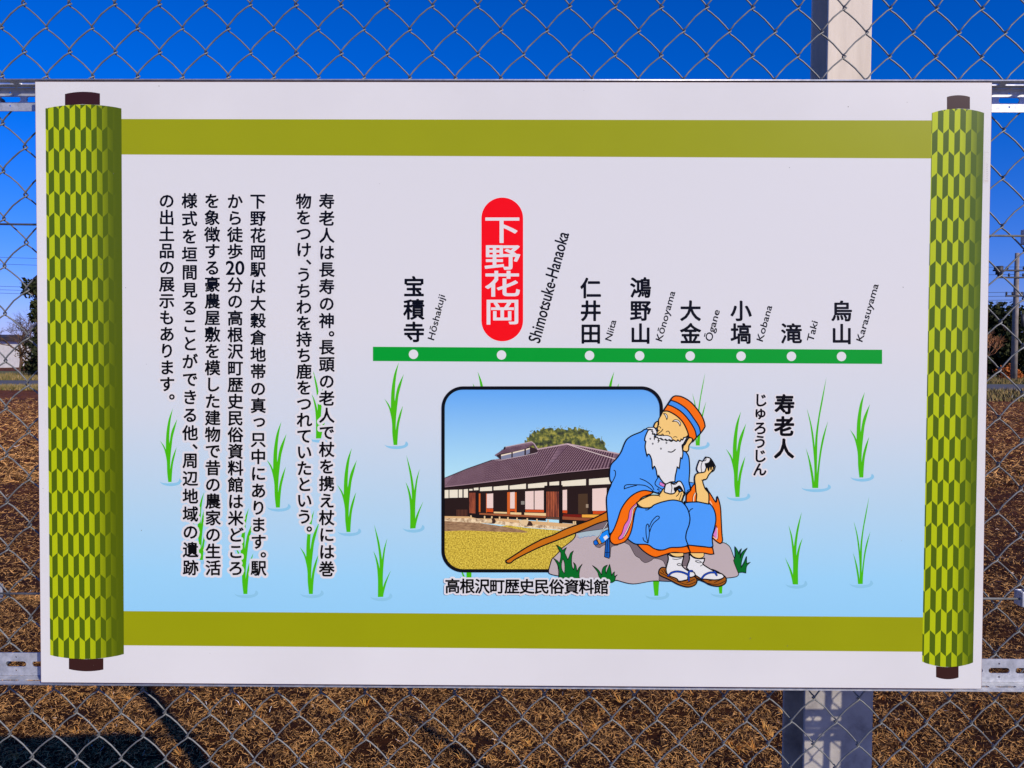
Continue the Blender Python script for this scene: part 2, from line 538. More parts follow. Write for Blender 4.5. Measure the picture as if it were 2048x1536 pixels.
# utility pole
M_pole = noise_mat('pole_concrete', (118, 108, 100), (158, 148, 138), 3, rough=.85)
M_dark = noise_mat('dark_fittings', (30, 30, 34), (58, 58, 62), 5, rough=.6)
up = empty('utility_pole', far(28.55, 41.5) + (GROUND,))
up.scale = (K, K, K)
tag(up, 'tall grey utility pole with crossarms and wires at the right edge', 'utility pole')
MB().tube([(0, 0, -.1), (0, 0, 4), (.0, 0, 7.4)], [.17, .15, .11], 12).obj('shaft', M_pole, up, True)
for z, w in ((6.35, 1.9), (5.95, 1.6), (4.9, .9)):
    a = MB().box(-w * .75, w * .6, -.16, -.08, z, z + .09).obj('crossarm', M_dark, up)
    for q in range(4):
        x = -w * .7 + q * w * .38
        if abs(x) < .15:
            x += .2
        MB().tube([(x, -.12, z + .1), (x, -.12, z + .17), (x, -.12, z + .2), (x, -.12, z + .28)], [.03, .07, .04, .05], 8).obj('insulator', M_dark, a, True)
MB().tube([(-1.15, -.25, 6.15), (-1.15, -.25, 6.62)], .19, 12).obj('transformer', M_dark, up, True)
MB().tube([(.28, -.2, 3.2), (.28, -.2, 3.9)], .08, 8).obj('junction_box', M_dark, up, True)
wl = []
pl = empty('power_line', far(28.5, 41.4) + (GROUND,))
pl.scale = (K, K, K)
tag(pl, 'thin overhead power lines running left from the utility pole', 'power line')
for z, dz, yo in ((6.6, 0, 0), (6.2, .1, .3), (5.15, .0, -.2), (4.95, 0, .1), (4.75, 0, .4)):
    pts = []
    for k in range(25):
        t = k / 24
        xx = -72 * t; yy = 6 * t + yo
        zz = z + t * (1.0 if z < 6 else 1.5) - 4 * .45 * t * (1 - t)
        pts.append((xx, yy, zz))
    MB().tube(pts, .011, 4).obj('wire', M_dark, pl)
    pts2 = [(k / 8 * 30, -k / 8 * 2 + yo, z - 4 * .3 * (k / 8) * (1 - k / 8)) for k in range(9)]
    MB().tube(pts2, .011, 4).obj('wire', M_dark, pl)
sp = empty('utility_pole', far(-44, 47.5) + (GROUND,))
sp.scale = (K, K, K)
tag(sp, 'second utility pole further left carrying the same power lines', 'utility pole')
MB().tube([(0, 0, -.1), (0, 0, 8.6)], [.17, .11], 12).obj('shaft', M_pole, sp, True)
MB().box(-.9, .9, -.16, -.08, 7.9, 8.0).obj('crossarm', M_dark, sp)

# ------------------------------------------------------------------ fence
LEAN = 0.0145
fence = empty('chain_link_fence', (0, 0, 0), (-LEAN, 0, 0))
tag(fence, 'galvanised chain link fence of zigzag wires carrying the information sign', 'fence')
FY = 0.046
P2, PZ = 0.0395, 0.0414
def wire_mesh(flip, jit):
    pts = []
    rs = random.Random(jit)
    z0 = -1.38
    nseg = int((.735 - z0) / PZ)
    A = .0036
    for s_ in range(nseg + 1):
        z = s_ * PZ
        left = (s_ % 2 == 0)
        x = -0.0020 if left else P2 + 0.0020
        sg = 1 if left else -1
        # bend: a small hook through the depth of the mesh
        ya, yb = (A, -A) if left else (-A, A)
        pts.append((x + sg * .0035, ya, z - .0036))
        pts.append((x + sg * .0007, ya * .6, z - .0016))
        pts.append((x, 0, z))
        pts.append((x + sg * .0007, yb * .6, z + .0016))
        pts.append((x + sg * .0035, yb, z + .0036))
        # the straight run to the next bend, slightly bowed
        if s_ < nseg:
            xn = P2 + 0.002 if left else -0.002
            for t in (.22, .5, .78):
                bow = math.sin(math.pi * t) * (.0026 if left else .0020) * rs.uniform(.7, 1.3)
                pts.append((x + (xn - x) * t + (-bow if left else bow) * .7, yb, z + PZ * t + bow * .7))
    mb = MB().tube(pts, .00135, 7)
    me = bpy.data.meshes.new('wire')
    me.from_pydata(mb.V, [], mb.F)
    me.update()
    me.materials.append(M_wire)
    me.polygons.foreach_set('use_smooth', [True] * len(me.polygons))
    return me
meshes = [wire_mesh(0, 1), wire_mesh(0, 2), wire_mesh(0, 5)]
# node columns: X = -.8475 + k*P2*2 at Z = .5775 + m*2*PZ ; the columns between are shifted by PZ
for c in [q for q in range(-54, 97) if q not in (-5, -4, 47, 48)]:
    X = -.8475 + c * P2
    zph = .5775 + (PZ if c % 2 else 0) - .0065 * (X + .85) / 1.6
    k = math.floor((zph - (-1.38)) / (2 * PZ))
    zb = zph - k * 2 * PZ
    o = bpy.data.objects.new('wire', meshes[c % 3])
    C.objects.link(o)
    o.parent = fence
    o.location = (X, FY + random.uniform(-.0004, .0004), zb)
    o.rotation_euler = (0, random.uniform(-.0006, .0006), 0)
# horizontal strand wires and their end clamps
for sx_ in (-1, 1):
    for z_ in (.27, -.368):
        MB().tube([(sx_ * 1.03, FY - .0055, z_), (sx_ * 2.93, FY - .0055, z_)], .0019, 8).obj('strand_wire', M_wire, fence, True)
for za, zb in ((.2785, .2620), (-.3690, -.3675)):
    MB().tube([(-.905, FY - .0055, za), (0, FY - .0055, (za + zb) / 2 - .001), (.895, FY - .0055, zb)], .0019, 8).obj('strand_wire', M_wire, fence, True)
for x, z, s_ in ((-.918, .2775, 1), (-.918, -.3690, 1), (.905, .2620, -1), (.905, -.3675, -1)):
    cl = MB()
    cl.box(x - .016, x + .016, FY - .0125, FY - .0085, z - .013, z + .013)
    cl.box(x - .016, x + .016, FY + .006, FY + .010, z - .013, z + .013)
    cl.box(x - .016, x - .012, FY - .0085, FY + .006, z - .013, z + .013)
    k = cl.obj('clamp', M_galv, fence, bevel=.001)
    MB().tube([(x, FY - .019, z), (x, FY - .0126, z)], .006, 6).obj('bolt', M_bolt, k)

# the top strand and the flat tension bars that hold the mesh edges
MB().tube([(-2.93, FY - .0055, .708), (2.93, FY - .0055, .702)], .0019, 8).obj('strand_wire', M_wire, fence, True)
for x in (-.931, .931):
    MB().box(x - .006, x + .006, FY - .0105, FY - .0065, -1.36, .70).obj('tension_bar', M_galv, fence)
# end posts of the fence bay, one at each side of the sign
for x, lb in ((-.984, 'galvanised round fence post just left of the sign bay'), (.984, 'galvanised round fence post just right of the sign bay'), (-2.95, 'galvanised round fence post ending the bay left of the sign'), (2.95, 'galvanised round fence post ending the bay right of the sign')):
    fp = empty('fence_post', (x, FY + .005, DECK))
    tag(fp, lb, 'fence post')
    MB().tube([(0, 0, -.1), (0, 0, 2.19)], .032, 20).obj('post_tube', M_galv, fp, True)
    MB().tube([(0, 0, 2.191), (0, 0, 2.21), (0, 0, 2.222)], [.036, .034, .012], 20).obj('post_cap', M_bolt, fp, True)

# slotted angle rails
def slotted(wid, length, h, holes_mid=True, pitch=.0465):
    cu = bpy.data.curves.new('tmp', 'CURVE')
    cu.dimensions = '2D'
    cu.fill_mode = 'BOTH'
    cu.extrude = .001
    def poly(pts):
        sp_ = cu.splines.new('POLY')
        sp_.points.add(len(pts) - 1)
        for i, (a, b) in enumerate(pts):
            sp_.points[i].co = (a, b, 0, 1)
        sp_.use_cyclic_u = True
    poly([(-length / 2, 0), (length / 2, 0), (length / 2, wid), (-length / 2, wid)])
    n = int(length / pitch)
    for i in range(n):
        cx = -length / 2 + (i + .5) * pitch + (length - n * pitch) / 2
        w = .0365 / 2; r = h / 2
        pts = []
        for k in range(9):
            a = -math.pi / 2 + math.pi * k / 8
            pts.append((cx + w - r + math.cos(a) * r, wid * .5 + math.sin(a) * r))
        for k in range(9):
            a = math.pi / 2 + math.pi * k / 8
            pts.append((cx - w + r + math.cos(a) * r, wid * .5 + math.sin(a) * r))
        poly(pts)
        if holes_mid:
            for zz in (wid * .22, wid * .80):
                poly([(cx + math.cos(a * math.pi / 4) * .0017, zz + math.sin(a * math.pi / 4) * .0017) for a in range(8)])
    o = bpy.data.objects.new('tmp', cu)
    C.objects.link(o)
    me = bpy.data.meshes.new_from_object(o.evaluated_get(bpy.context.evaluated_depsgraph_get()))
    bpy.data.objects.remove(o)
    me.materials.clear()
    me.materials.append(M_galv)
    return me
web = slotted(.040, 2.3, .0098)
fla = slotted(.034, 2.3, .0075, False)
def rail(label, z, sgn):
    r = empty('slotted_angle_rail', (0, 0, 0), (-LEAN, 0, 0))
    tag(r, label, 'rail')
    w = bpy.data.objects.new('web', web); C.objects.link(w); w.parent = r
    w.rotation_euler = (math.pi / 2, 0, 0)
    w.location = (.016, .0375, z if sgn < 0 else z - .040)
    f = bpy.data.objects.new('flange', fla); C.objects.link(f); f.parent = r
    f.location = (.016, .0022, z + (.0012 if sgn > 0 else -.0012))
    for x in (-.888, -.5, 0, .5, .88):
        MB().tube([(x, .0388, z - sgn * .0205), (x, .048, z - sgn * .0205)], .0052, 6).obj('bolt', M_bolt, r)
    return r
rail('galvanised slotted angle rail along the top edge of the sign', .5125, 1)
rail('galvanised slotted angle rail along the bottom edge of the sign', -.5125, -1)

# rear post with its wider lower section
for px_, lb in ((.7045, 'pale square steel post standing just behind the fence and sign'),):
    rp = empty('rear_post', (px_, .33, GROUND))
    tag(rp, lb, 'post')
    def hbeam(x0, x1, y0, y1, z0, z1, t):
        xm = (x0 + x1) / 2
        b = MB()
        b.box(x0, x1, y0, y0 + t, z0, z1)
        b.box(x0, x1, y1 - t, y1, z0, z1)
        b.box(xm - t / 2, xm + t / 2, y0 + t - .0002, y1 - t + .0002, z0, z1)
        return b
    hbeam(-.046, .0455, 0, .093, 2.40, 4.6, .007).obj('upper_shaft', M_post, rp, bevel=.0015)
    hbeam(-.0705, .0765, -.004, .128, -.1, 2.397, .009).obj('lower_sleeve', M_postlow, rp, bevel=.002)
    MB().box(-.078, .084, -.010, .135, 2.3975, 2.3995).obj('joint_plate', M_galv, rp)

# ------------------------------------------------------------------ the sign
sign = empty('information_sign', (0, 0, 0), (-LEAN, 0, 0))
tag(sign, 'large white tourist information sign drawn as an unrolled green scroll on the fence', 'sign')
SW, SH = 1.6, 1.0184
src = [(70, 163), (1984, 165), (1963, 1378), (82, 1365)]
dst = [(-SW / 2, SH / 2), (SW / 2, SH / 2), (SW / 2, -SH / 2), (-SW / 2, -SH / 2)]
A = []; B = []
for (x, y), (u, v) in zip(src, dst):
    A.append([x, y, 1, 0, 0, 0, -u * x, -u * y]); B.append(u)
    A.append([0, 0, 0, x, y, 1, -v * x, -v * y]); B.append(v)
Hm = np.append(np.linalg.solve(np.array(A, float), np.array(B, float)), 1).reshape(3, 3)
def loc(x, y):
    """measured position on the artwork -> metres on the panel"""
    w = Hm @ np.array([x, y, 1.0])
    return w[0] / w[2], w[1] / w[2]
def locs(P):
    P = np.asarray(P, float)
    w = np.concatenate([P, np.ones((len(P), 1))], 1) @ Hm.T
    return w[:, :2] / w[:, 2:]

pm, N, L, p = new_mat('white_laminate')
tc = N.new('ShaderNodeTexCoord')
nz = N.new('ShaderNodeTexNoise'); nz.inputs['Scale'].default_value = 3.5; nz.inputs['Detail'].default_value = 8
L.new(tc.outputs['Object'], nz.inputs['Vector'])
cr = N.new('ShaderNodeValToRGB')
cr.color_ramp.elements[0].position = .3; cr.color_ramp.elements[0].color = rgb((203, 201, 211), KP)
cr.color_ramp.elements[1].position = .7; cr.color_ramp.elements[1].color = rgb((211, 209, 219), KP)
L.new(nz.outputs[0], cr.inputs[0])
L.new(cr.outputs[0], p.inputs['Base Color'])
print_finish(N, L, p)
MB().box(-SW / 2, SW / 2, 0.0003, .0030, -SH / 2, SH / 2).obj('panel_core', M_edge, sign)
def sheet(name, V2, F, mat, parent, off):
    """flat printed layer, V2 in metres on the panel"""
    return mesh_obj(name, [(a, -off, b) for a, b in V2], F, mat, parent)
sheet('panel_face', [(-SW / 2 + .0006, -SH / 2 + .0006), (SW / 2 - .0006, -SH / 2 + .0006), (SW / 2 - .0006, SH / 2 - .0006), (-SW / 2 + .0006, SH / 2 - .0006)], [(0, 1, 2, 3)], pm, sign, 0)

class Layer:
    step = 0.000002
    cur = 0.00003
    @classmethod
    def next(cls, k=1):
        cls.cur += cls.step * k
        return cls.cur

TR = {'1': (1200, 780, 300 / 2048), '2': (1200, 980, 300 / 2048), '3': (880, 850, 360 / 2048), '4': (1000, 980, 240 / 1676), '6': (1440, 760, 400 / 2048), '0': (0, 0, 1.0), '5': (1480, 980, 380 / 2048)}
def parse(s):
    t = TR['0']
    out = []
    for w in s.split():
        if w[0] == '@':
            t = TR[w[1]]
            continue
        c = w.endswith('!')
        a, b = w.rstrip('!').split(',')
        out.append((t[0] + float(a) * t[2], t[1] + float(b) * t[2], c))
    return out
def smooth(pts, closed, n=5):
    m_ = len(pts)
    out = []
    rngk = range(m_) if closed else range(m_ - 1)
    for i in rngk:
        p1 = pts[i]; p2 = pts[(i + 1) % m_]
        p0 = pts[i - 1] if (closed or i > 0) else p1
        p3 = pts[(i + 2) % m_] if (closed or i + 2 < m_) else p2
        if p1[2]:
            p0 = p1
        if p2[2]:
            p3 = p2
        for k in range(n):
            t = k / n
            a = [0.5 * (2 * p1[j] + (p2[j] - p0[j]) * t + (2 * p0[j] - 5 * p1[j] + 4 * p2[j] - p3[j]) * t * t + (3 * p1[j] - p0[j] - 3 * p2[j] + p3[j]) * t ** 3) for j in (0, 1)]
            out.append(tuple(a))
    if not closed:
        out.append(pts[-1][:2])
    return out
class Art:
    """collects one printed motif; each material becomes one child mesh list"""
    def __init__(s, name, parent=None, label=None):
        s.name = name; s.V = []; s.F = []; s.mats = []; s.mi = []
        s.parent = parent or sign; s.label = label
    def _m(s, mat):
        if mat not in s.mats:
            s.mats.append(mat)
        return s.mats.index(mat)
    def tri(s, P, F, mat, off=None):
        off = Layer.next() if off is None else off
        b = len(s.V)
        q = locs(P)
        s.V += [(a, -off, c) for a, c in q]
        k = s._m(mat)
        for f in F:
            s.F.append(tuple(b + i for i in f)); s.mi.append(k)
    def poly(s, P, mat, off=None):
        P = [tuple(a[:2]) for a in P]
        T = tessellate_polygon([[Vector((a, b, 0)) for a, b in P]])
        s.tri(P, T, mat, off)
    def fill(s, path, col, outline=0, ocol=(8, 8, 12), sm=True, clip=None):
        pts = parse(path) if isinstance(path, str) else [tuple(a) + (True,) if len(a) == 2 else a for a in path]
        q = smooth(pts, True) if sm else [a[:2] for a in pts]
        if clip:
            q = clip_poly(q, clip)
            if len(q) < 3:
                return
        mat = col if not isinstance(col, tuple) else ink(col)
        s.poly(q, mat)
        if outline:
            s.stroke(q, outline, ocol, raw=True, closed=True)
    def stroke(s, path, w, col=(8, 8, 12), closed=False, raw=False, sm=True):
        if raw:
            q = list(path)
        else:
            pts = parse(path)
            q = smooth(pts, closed) if sm else [a[:2] for a in pts]
        # drop duplicates
        r = [q[0]]
        for a in q[1:]:
            if math.hypot(a[0] - r[-1][0], a[1] - r[-1][1]) > .05:
                r.append(a)
        if closed and math.hypot(r[0][0] - r[-1][0], r[0][1] - r[-1][1]) < .05:
            r.pop()
        q = r; n = len(q)
        if n < 2:
            return
        Pp = []; F = []
        h = w / 2 * (1.22 if w < 2.2 and col == (8, 8, 12) else 1)
        for i in range(n):
            a = q[i - 1] if (closed or i > 0) else None
            c = q[(i + 1) % n] if (closed or i < n - 1) else None
            b = q[i]
            def nrm(p_, q_):
                dx, dy = q_[0] - p_[0], q_[1] - p_[1]
                l = math.hypot(dx, dy) or 1
                return -dy / l, dx / l
            if a is None:
                nn = nrm(b, c); k = 1
            elif c is None:
                nn = nrm(a, b); k = 1
            else:
                n1_, n2_ = nrm(a, b), nrm(b, c)
                sx_, sy_ = n1_[0] + n2_[0], n1_[1] + n2_[1]
                l = math.hypot(sx_, sy_)
                if l < .3:
                    nn = n1_; k = 1
                else:
                    nn = (sx_ / l, sy_ / l); k = min(1.7, 1 / max(.3, nn[0] * n1_[0] + nn[1] * n1_[1]))
            Pp.append((b[0] + nn[0] * h * k, b[1] + nn[1] * h * k))
            Pp.append((b[0] - nn[0] * h * k, b[1] - nn[1] * h * k))
        for i in range(n if closed else n - 1):
            j = (i + 1) % n
            F.append((2 * i, 2 * i + 1, 2 * j + 1, 2 * j))
        if not closed:
            for e_, sgn, idx in ((q[0], -1, 0), (q[-1], 1, 2 * n - 2)):
                o_ = q[1] if sgn < 0 else q[-2]
                dx, dy = e_[0] - o_[0], e_[1] - o_[1]
                l = math.hypot(dx, dy) or 1
                dx, dy = dx / l, dy / l
                base = len(Pp)
                a0 = math.atan2(-dx * 1.0, dy) if False else math.atan2(dy, dx)
                fan = []
                for k in range(1, 4):
                    an = a0 + math.pi / 2 - math.pi * k / 4
                    Pp.append((e_[0] + math.cos(an) * h, e_[1] + math.sin(an) * h)); fan.append(base + k - 1)
                F.append((idx, *fan, idx + 1) if sgn > 0 else (idx + 1, *fan, idx))
        mat = col if not isinstance(col, tuple) else ink(col)
        s.tri(Pp, F, mat)
    def done(s):
        me = bpy.data.meshes.new(s.name)
        me.from_pydata(s.V, [], s.F)
        for m_ in s.mats:
            me.materials.append(m_)
        me.polygons.foreach_set('material_index', s.mi)
        me.update()
        # every printed face looks towards the viewer of the sign
        fl = [i for i, p_ in enumerate(me.polygons) if p_.normal.y > 0]
        if fl:
            bm = bmesh.new(); bm.from_mesh(me); bm.faces.ensure_lookup_table()
            bmesh.ops.reverse_faces(bm, faces=[bm.faces[i] for i in fl])
            bm.to_mesh(me); bm.free()
        o = bpy.data.objects.new(s.name, me)
        C.objects.link(o)
        o.parent = s.parent
        if s.label:
            o['label'] = s.label
        return o
def clip_poly(subj, clipc):
    def area(P):
        return sum(P[i][0] * P[(i + 1) % len(P)][1] - P[(i + 1) % len(P)][0] * P[i][1] for i in range(len(P)))
    sg = 1 if area(clipc) > 0 else -1
    out = list(subj)
    for i in range(len(clipc)):
        a = clipc[i]; b = clipc[(i + 1) % len(clipc)]
        inp = out; out = []
        def side(p_):
            return sg * ((b[0] - a[0]) * (p_[1] - a[1]) - (b[1] - a[1]) * (p_[0] - a[0]))
        for k in range(len(inp)):
            p_, q_ = inp[k], inp[(k + 1) % len(inp)]
            sp_, sq = side(p_), side(q_)
            if sp_ >= 0:
                out.append(p_)
            if sp_ * sq < 0:
                t = sp_ / (sp_ - sq)
                out.append((p_[0] + (q_[0] - p_[0]) * t, p_[1] + (q_[1] - p_[1]) * t))
        if not out:
            return []
    return out

# --- scroll ground with its printed white-to-blue water tint
zt = loc(1000, 640)[1]; zb = loc(1000, 1222)[1]
gm, N, L, p = new_mat('scroll_water_print')
tc = N.new('ShaderNodeTexCoord'); sx = N.new('ShaderNodeSeparateXYZ'); L.new(tc.outputs['Object'], sx.inputs[0])
nz = N.new('ShaderNodeTexNoise'); nz.inputs['Scale'].default_value = 2.5; nz.inputs['Detail'].default_value = 4
L.new(tc.outputs['Object'], nz.inputs['Vector'])
mr = N.new('ShaderNodeMapRange'); mr.inputs['From Min'].default_value = zt; mr.inputs['From Max'].default_value = zb
L.new(math_node(N, L, 'ADD', sx.outputs['Z'], math_node(N, L, 'MULTIPLY', nz.outputs[0], .03)), mr.inputs['Value'])
cr = N.new('ShaderNodeValToRGB'); e = cr.color_ramp.elements
e[0].position = 0; e[0].color = rgb((206, 205, 216), KP)
e[1].position = 1; e[1].color = rgb((138, 194, 234), KP)
for ps, c in ((.3, (196, 203, 219)), (.6, (170, 200, 226)), (.85, (146, 198, 235))):
    x = e.new(ps); x.color = rgb(c, KP)
L.new(mr.outputs[0], cr.inputs[0]); L.new(cr.outputs[0], p.inputs['Base Color'])
print_finish(N, L, p)
a = Art('scroll_paper'); a.poly([(244, 309), (1863, 316), (1846, 1235), (247, 1223)], gm); a.done()
BAND = (143, 147, 4)
a = Art('scroll_band'); a.fill('243,238 1864,241 1863,317 243,309', BAND, sm=False); a.done()
a = Art('scroll_band'); a.fill('246,1222 1847,1234.5 1846,1303.5 247,1290.5', BAND, sm=False); a.done()

def roller_mat(name, ox, oy, cw, pitch, amp, xa, xb, dark_edge):
    m, N, L, p = new_mat(name)
    tc = N.new('ShaderNodeTexCoord'); sx = N.new('ShaderNodeSeparateXYZ'); L.new(tc.outputs['Object'], sx.inputs[0])
    x0, z0 = loc(ox, oy)
    u = math_node(N, L, 'DIVIDE', math_node(N, L, 'SUBTRACT', sx.outputs['X'], x0 - 20 * cw), cw)
    tri = math_node(N, L, 'PINGPONG', u, 1.0)
    v = math_node(N, L, 'DIVIDE', math_node(N, L, 'SUBTRACT', math_node(N, L, 'ADD', z0 + 20 * pitch, math_node(N, L, 'MULTIPLY', tri, amp)), sx.outputs['Z']), pitch)
    s_ = math_node(N, L, 'ADD', math_node(N, L, 'FLOOR', u), math_node(N, L, 'FLOOR', v))
    par = math_node(N, L, 'MODULO', s_, 2.0)
    mx = N.new('ShaderNodeMix'); mx.data_type = 'RGBA'
    mx.inputs['A'].default_value = rgb((72, 92, 6), KP); mx.inputs['B'].default_value = rgb((168, 180, 10), KP)
    L.new(par, mx.inputs['Factor'])
    mr = N.new('ShaderNodeMapRange'); mr.interpolation_type = 'SMOOTHSTEP'
    mr.inputs['From Min'].default_value = loc(xa, 700)[0]; mr.inputs['From Max'].default_value = loc(xb, 700)[0]
    L.new(sx.outputs['X'], mr.inputs['Value'])
    m2 = N.new('ShaderNodeMix'); m2.data_type = 'RGBA'; m2.inputs['B'].default_value = rgb(dark_edge, KP)
    L.new(mr.outputs[0], m2.inputs['Factor']); L.new(mx.outputs['Result'], m2.inputs['A'])
    L.new(m2.outputs['Result'], p.inputs['Base Color'])
    print_finish(N, L, p)
    return m
mL = roller_mat('feather_pattern_left', 98.3, 434, .00909, .03605, .0080, 165, 238, (76, 90, 0))
mR = roller_mat('feather_pattern_right', 1861.2, 444, .00929, .0366, .0085, 1905, 1962, (72, 92, 4))
def arc(x0, x1, y0, y1, ym, n=14):
    return [(x0 + (x1 - x0) * k / n, (y0 + (y1 - y0) * k / n) + (ym - (y0 + y1) / 2) * math.sin(math.pi * k / n) ** .8) for k in range(n + 1)]
BRN = (52, 26, 24)
for nm, tl, bl, tcap, bcap, mm, lb in (
    ('scroll_roller', (91, 243, 217, 217, 209), (100.5, 248, 1310, 1308, 1318), (130, 200, 188, 187, 183.5), (138, 207, 1338, 1339, 1342.5), mL, 'wide green feather patterned roller at the left end of the scroll'),
    ('scroll_roller', (1863.5, 1968, 226, 226, 217.5), (1844, 1946, 1323, 1325, 1334), (1893.6, 1939.6, 194, 194, 190.5), (1872, 1917, 1354, 1355, 1358.5), mR, 'narrow green feather patterned roller at the right end of the scroll')):
    a = Art(nm, label=lb)
    top = arc(*tl); bot = arc(*bl)
    a.poly(top + bot[::-1], mm)
    ro = a.done()
    k = Art('roller_knob', ro)
    ct = arc(*tcap, n=8); x0, x1 = tcap[0], tcap[1]
    k.poly(ct + [(x1, tl[4] + 1.0), ((x0 + x1) / 2, tl[4] - .5), (x0, tl[4] + 1.5)], ink(BRN)); k.done()
    k = Art('roller_knob', ro)
    cb = arc(*bcap, n=8); x0, x1 = bcap[0], bcap[1]
    k.poly([(x0, bl[4] - 1.5), ((x0 + x1) / 2, bl[4] + .3), (x1, bl[4] - 1.5)] + cb[::-1], ink(BRN)); k.done()

# --- rice seedlings
GRN = (68, 176, 6); RIP = (132, 186, 220)
PA = '160,1198! 147,1080 143,960 128,870 105,790 62,705! 108,762 131,810! 133,690 142,580 168,440 215,322! 192,440 178,560 172,680 173,735! 195,610 225,530 268,445! 240,560 215,660 203,750 190,870 184,960 182,1045! 198,950 225,860 260,780! 240,880 218,980 206,1090 200,1198!'
PB = '943,1105! 935,1020 915,900 895,790 870,695! 905,780 935,880 955,980 963,1050! 966,950 963,850 955,740 940,600 918,450 882,292! 925,420 955,560 970,690! 980,560 1005,400 1040,220 1098,-30! 1060,200 1025,380 1003,560 997,700 995,820 993,965! 1008,850 1030,700 1060,570 1115,420! 1075,590 1045,730 1025,870 1013,1000 1008,1105!'
PD = '570,1018! 560,960 530,850 485,725! 530,810 560,875 572,915! 573,800 568,700 560,600 548,500 525,378! 560,480 575,560 583,610! 595,520 620,390 668,230! 645,360 625,480 612,600 608,710! 625,640 645,580 677,517! 655,600 637,700 628,820 627,920 628,1020!'
TPL = {}
for k_, s_, sc, bx, by, ty in (('A', PA, .1953, 180, 1198, 322), ('B', PB, .1953, 975, 1105, -30), ('D', PD, .18555, 600, 1020, 230)):
    pts = [(w.rstrip('!').split(','), w.endswith('!')) for w in s_.split()]
    TPL[k_] = [((float(a_[0]) - bx) / (by - ty), (float(a_[1]) - by) / (by - ty), c_) for a_, c_ in pts]
plants = [('A', 340, 964, 147, 0), ('A', 556, 1015, 172, 0), ('A', 622, 1188, 168, 0), ('A', 491, 1188, 172, 0), ('A', 403, 1120, 136, 0), ('D', 637, 877, 141, 1),
          ('A', 697, 1064, 168, 0), ('A', 791, 890, 165, 0), ('D', 825.5, 1057, 147, 1), ('D', 761, 1194, 145, 1), ('B', 1395.5, 891, 146, 0), ('A', 1475, 994, 171, 0),
          ('B', 1630.4, 976, 222, 0), ('A', 1722.6, 955, 171, 0), ('D', 1591, 1169, 146, 0), ('B', 1720.6, 1168, 175, 0), ('A', 1312.8, 1191.5, 168, 0), ('A', 1441.4, 1187, 120, 0),
          ('D', 938, 1182, 146, 0), ('A', 962, 908, 165, 1), ('A', 1222, 905, 162, 0), ('A', 400, 1120, 10, 0)]
for ty, x, y, h, mir in plants[:-1]:
    a = Art('rice_plant')
    pts = []
    for u, v, c_ in TPL[ty]:
        wf = 1.0 if ty != 'B' else .93
        pts.append((x + (-u if mir else u) * h * wf, y + v * h, c_))
    q = smooth(pts, True, 4)
    # ripple: a crescent opening at the back
    r = 20 if h > 150 else 18.5
    if h > 200:
        r = 25
    rp_ = []
    rx, ry = r * 1.18, 9.8
    for k in range(29):
        t = math.radians(-36 + 222 * k / 28)
        rp_.append((x + 2 + rx * math.cos(t), y - 1.6 + ry * math.sin(t)))
    for k in range(28, -1, -1):
        t = math.radians(-36 + 222 * k / 28)
        f = math.sin(math.pi * k / 28) ** .55
        rp_.append((x + 2 + (rx - 8.6 * f * (1.15 - k / 28)) * math.cos(t) - 1.2 * f, y - 1.6 + (ry - 5.6 * f) * math.sin(t) - .3 * f))
    a.poly(rp_, ink(RIP))
    a.poly(q, ink(GRN))
    a.done()

PLANTS_TOP = Layer.cur + .00001
# --- lettering
fc = bpy.data.curves.new('glyph', 'FONT')
fo = bpy.data.objects.new('glyph', fc)
C.objects.link(fo)
_g = {}
def glyph(ch, off=0.0, res=3):
    key = (ch, off)
    if key not in _g:
        fc.body = ch
        fc.offset = off
        fc.resolution_u = res
        bpy.context.view_layer.update()
        ev = fo.evaluated_get(bpy.context.evaluated_depsgraph_get())
        me = ev.to_mesh()
        Vv = np.array([v.co[:2] for v in me.vertices])
        Ff = [tuple(p_.vertices) for p_ in me.polygons]
        cnt = {}
        for f in Ff:
            for i in range(len(f)):
                k = (min(f[i], f[(i + 1) % len(f)]), max(f[i], f[(i + 1) % len(f)]))
                cnt[k] = cnt.get(k, 0) + 1
        ed = [k for k, c_ in cnt.items() if c_ == 1]
        ev.to_mesh_clear()
        _g[key] = (Vv, Ff, ed)
    return _g[key]
def place(G, cx, cy, ex, ey, bbox=False):
    Vv, Ff, ed = G
    c0 = (Vv.min(0) + Vv.max(0)) / 2 if bbox else np.array([.5, .38])
    return np.stack([cx + (Vv[:, 0] - c0[0]) * ex, cy - (Vv[:, 1] - c0[1]) * ey], 1)
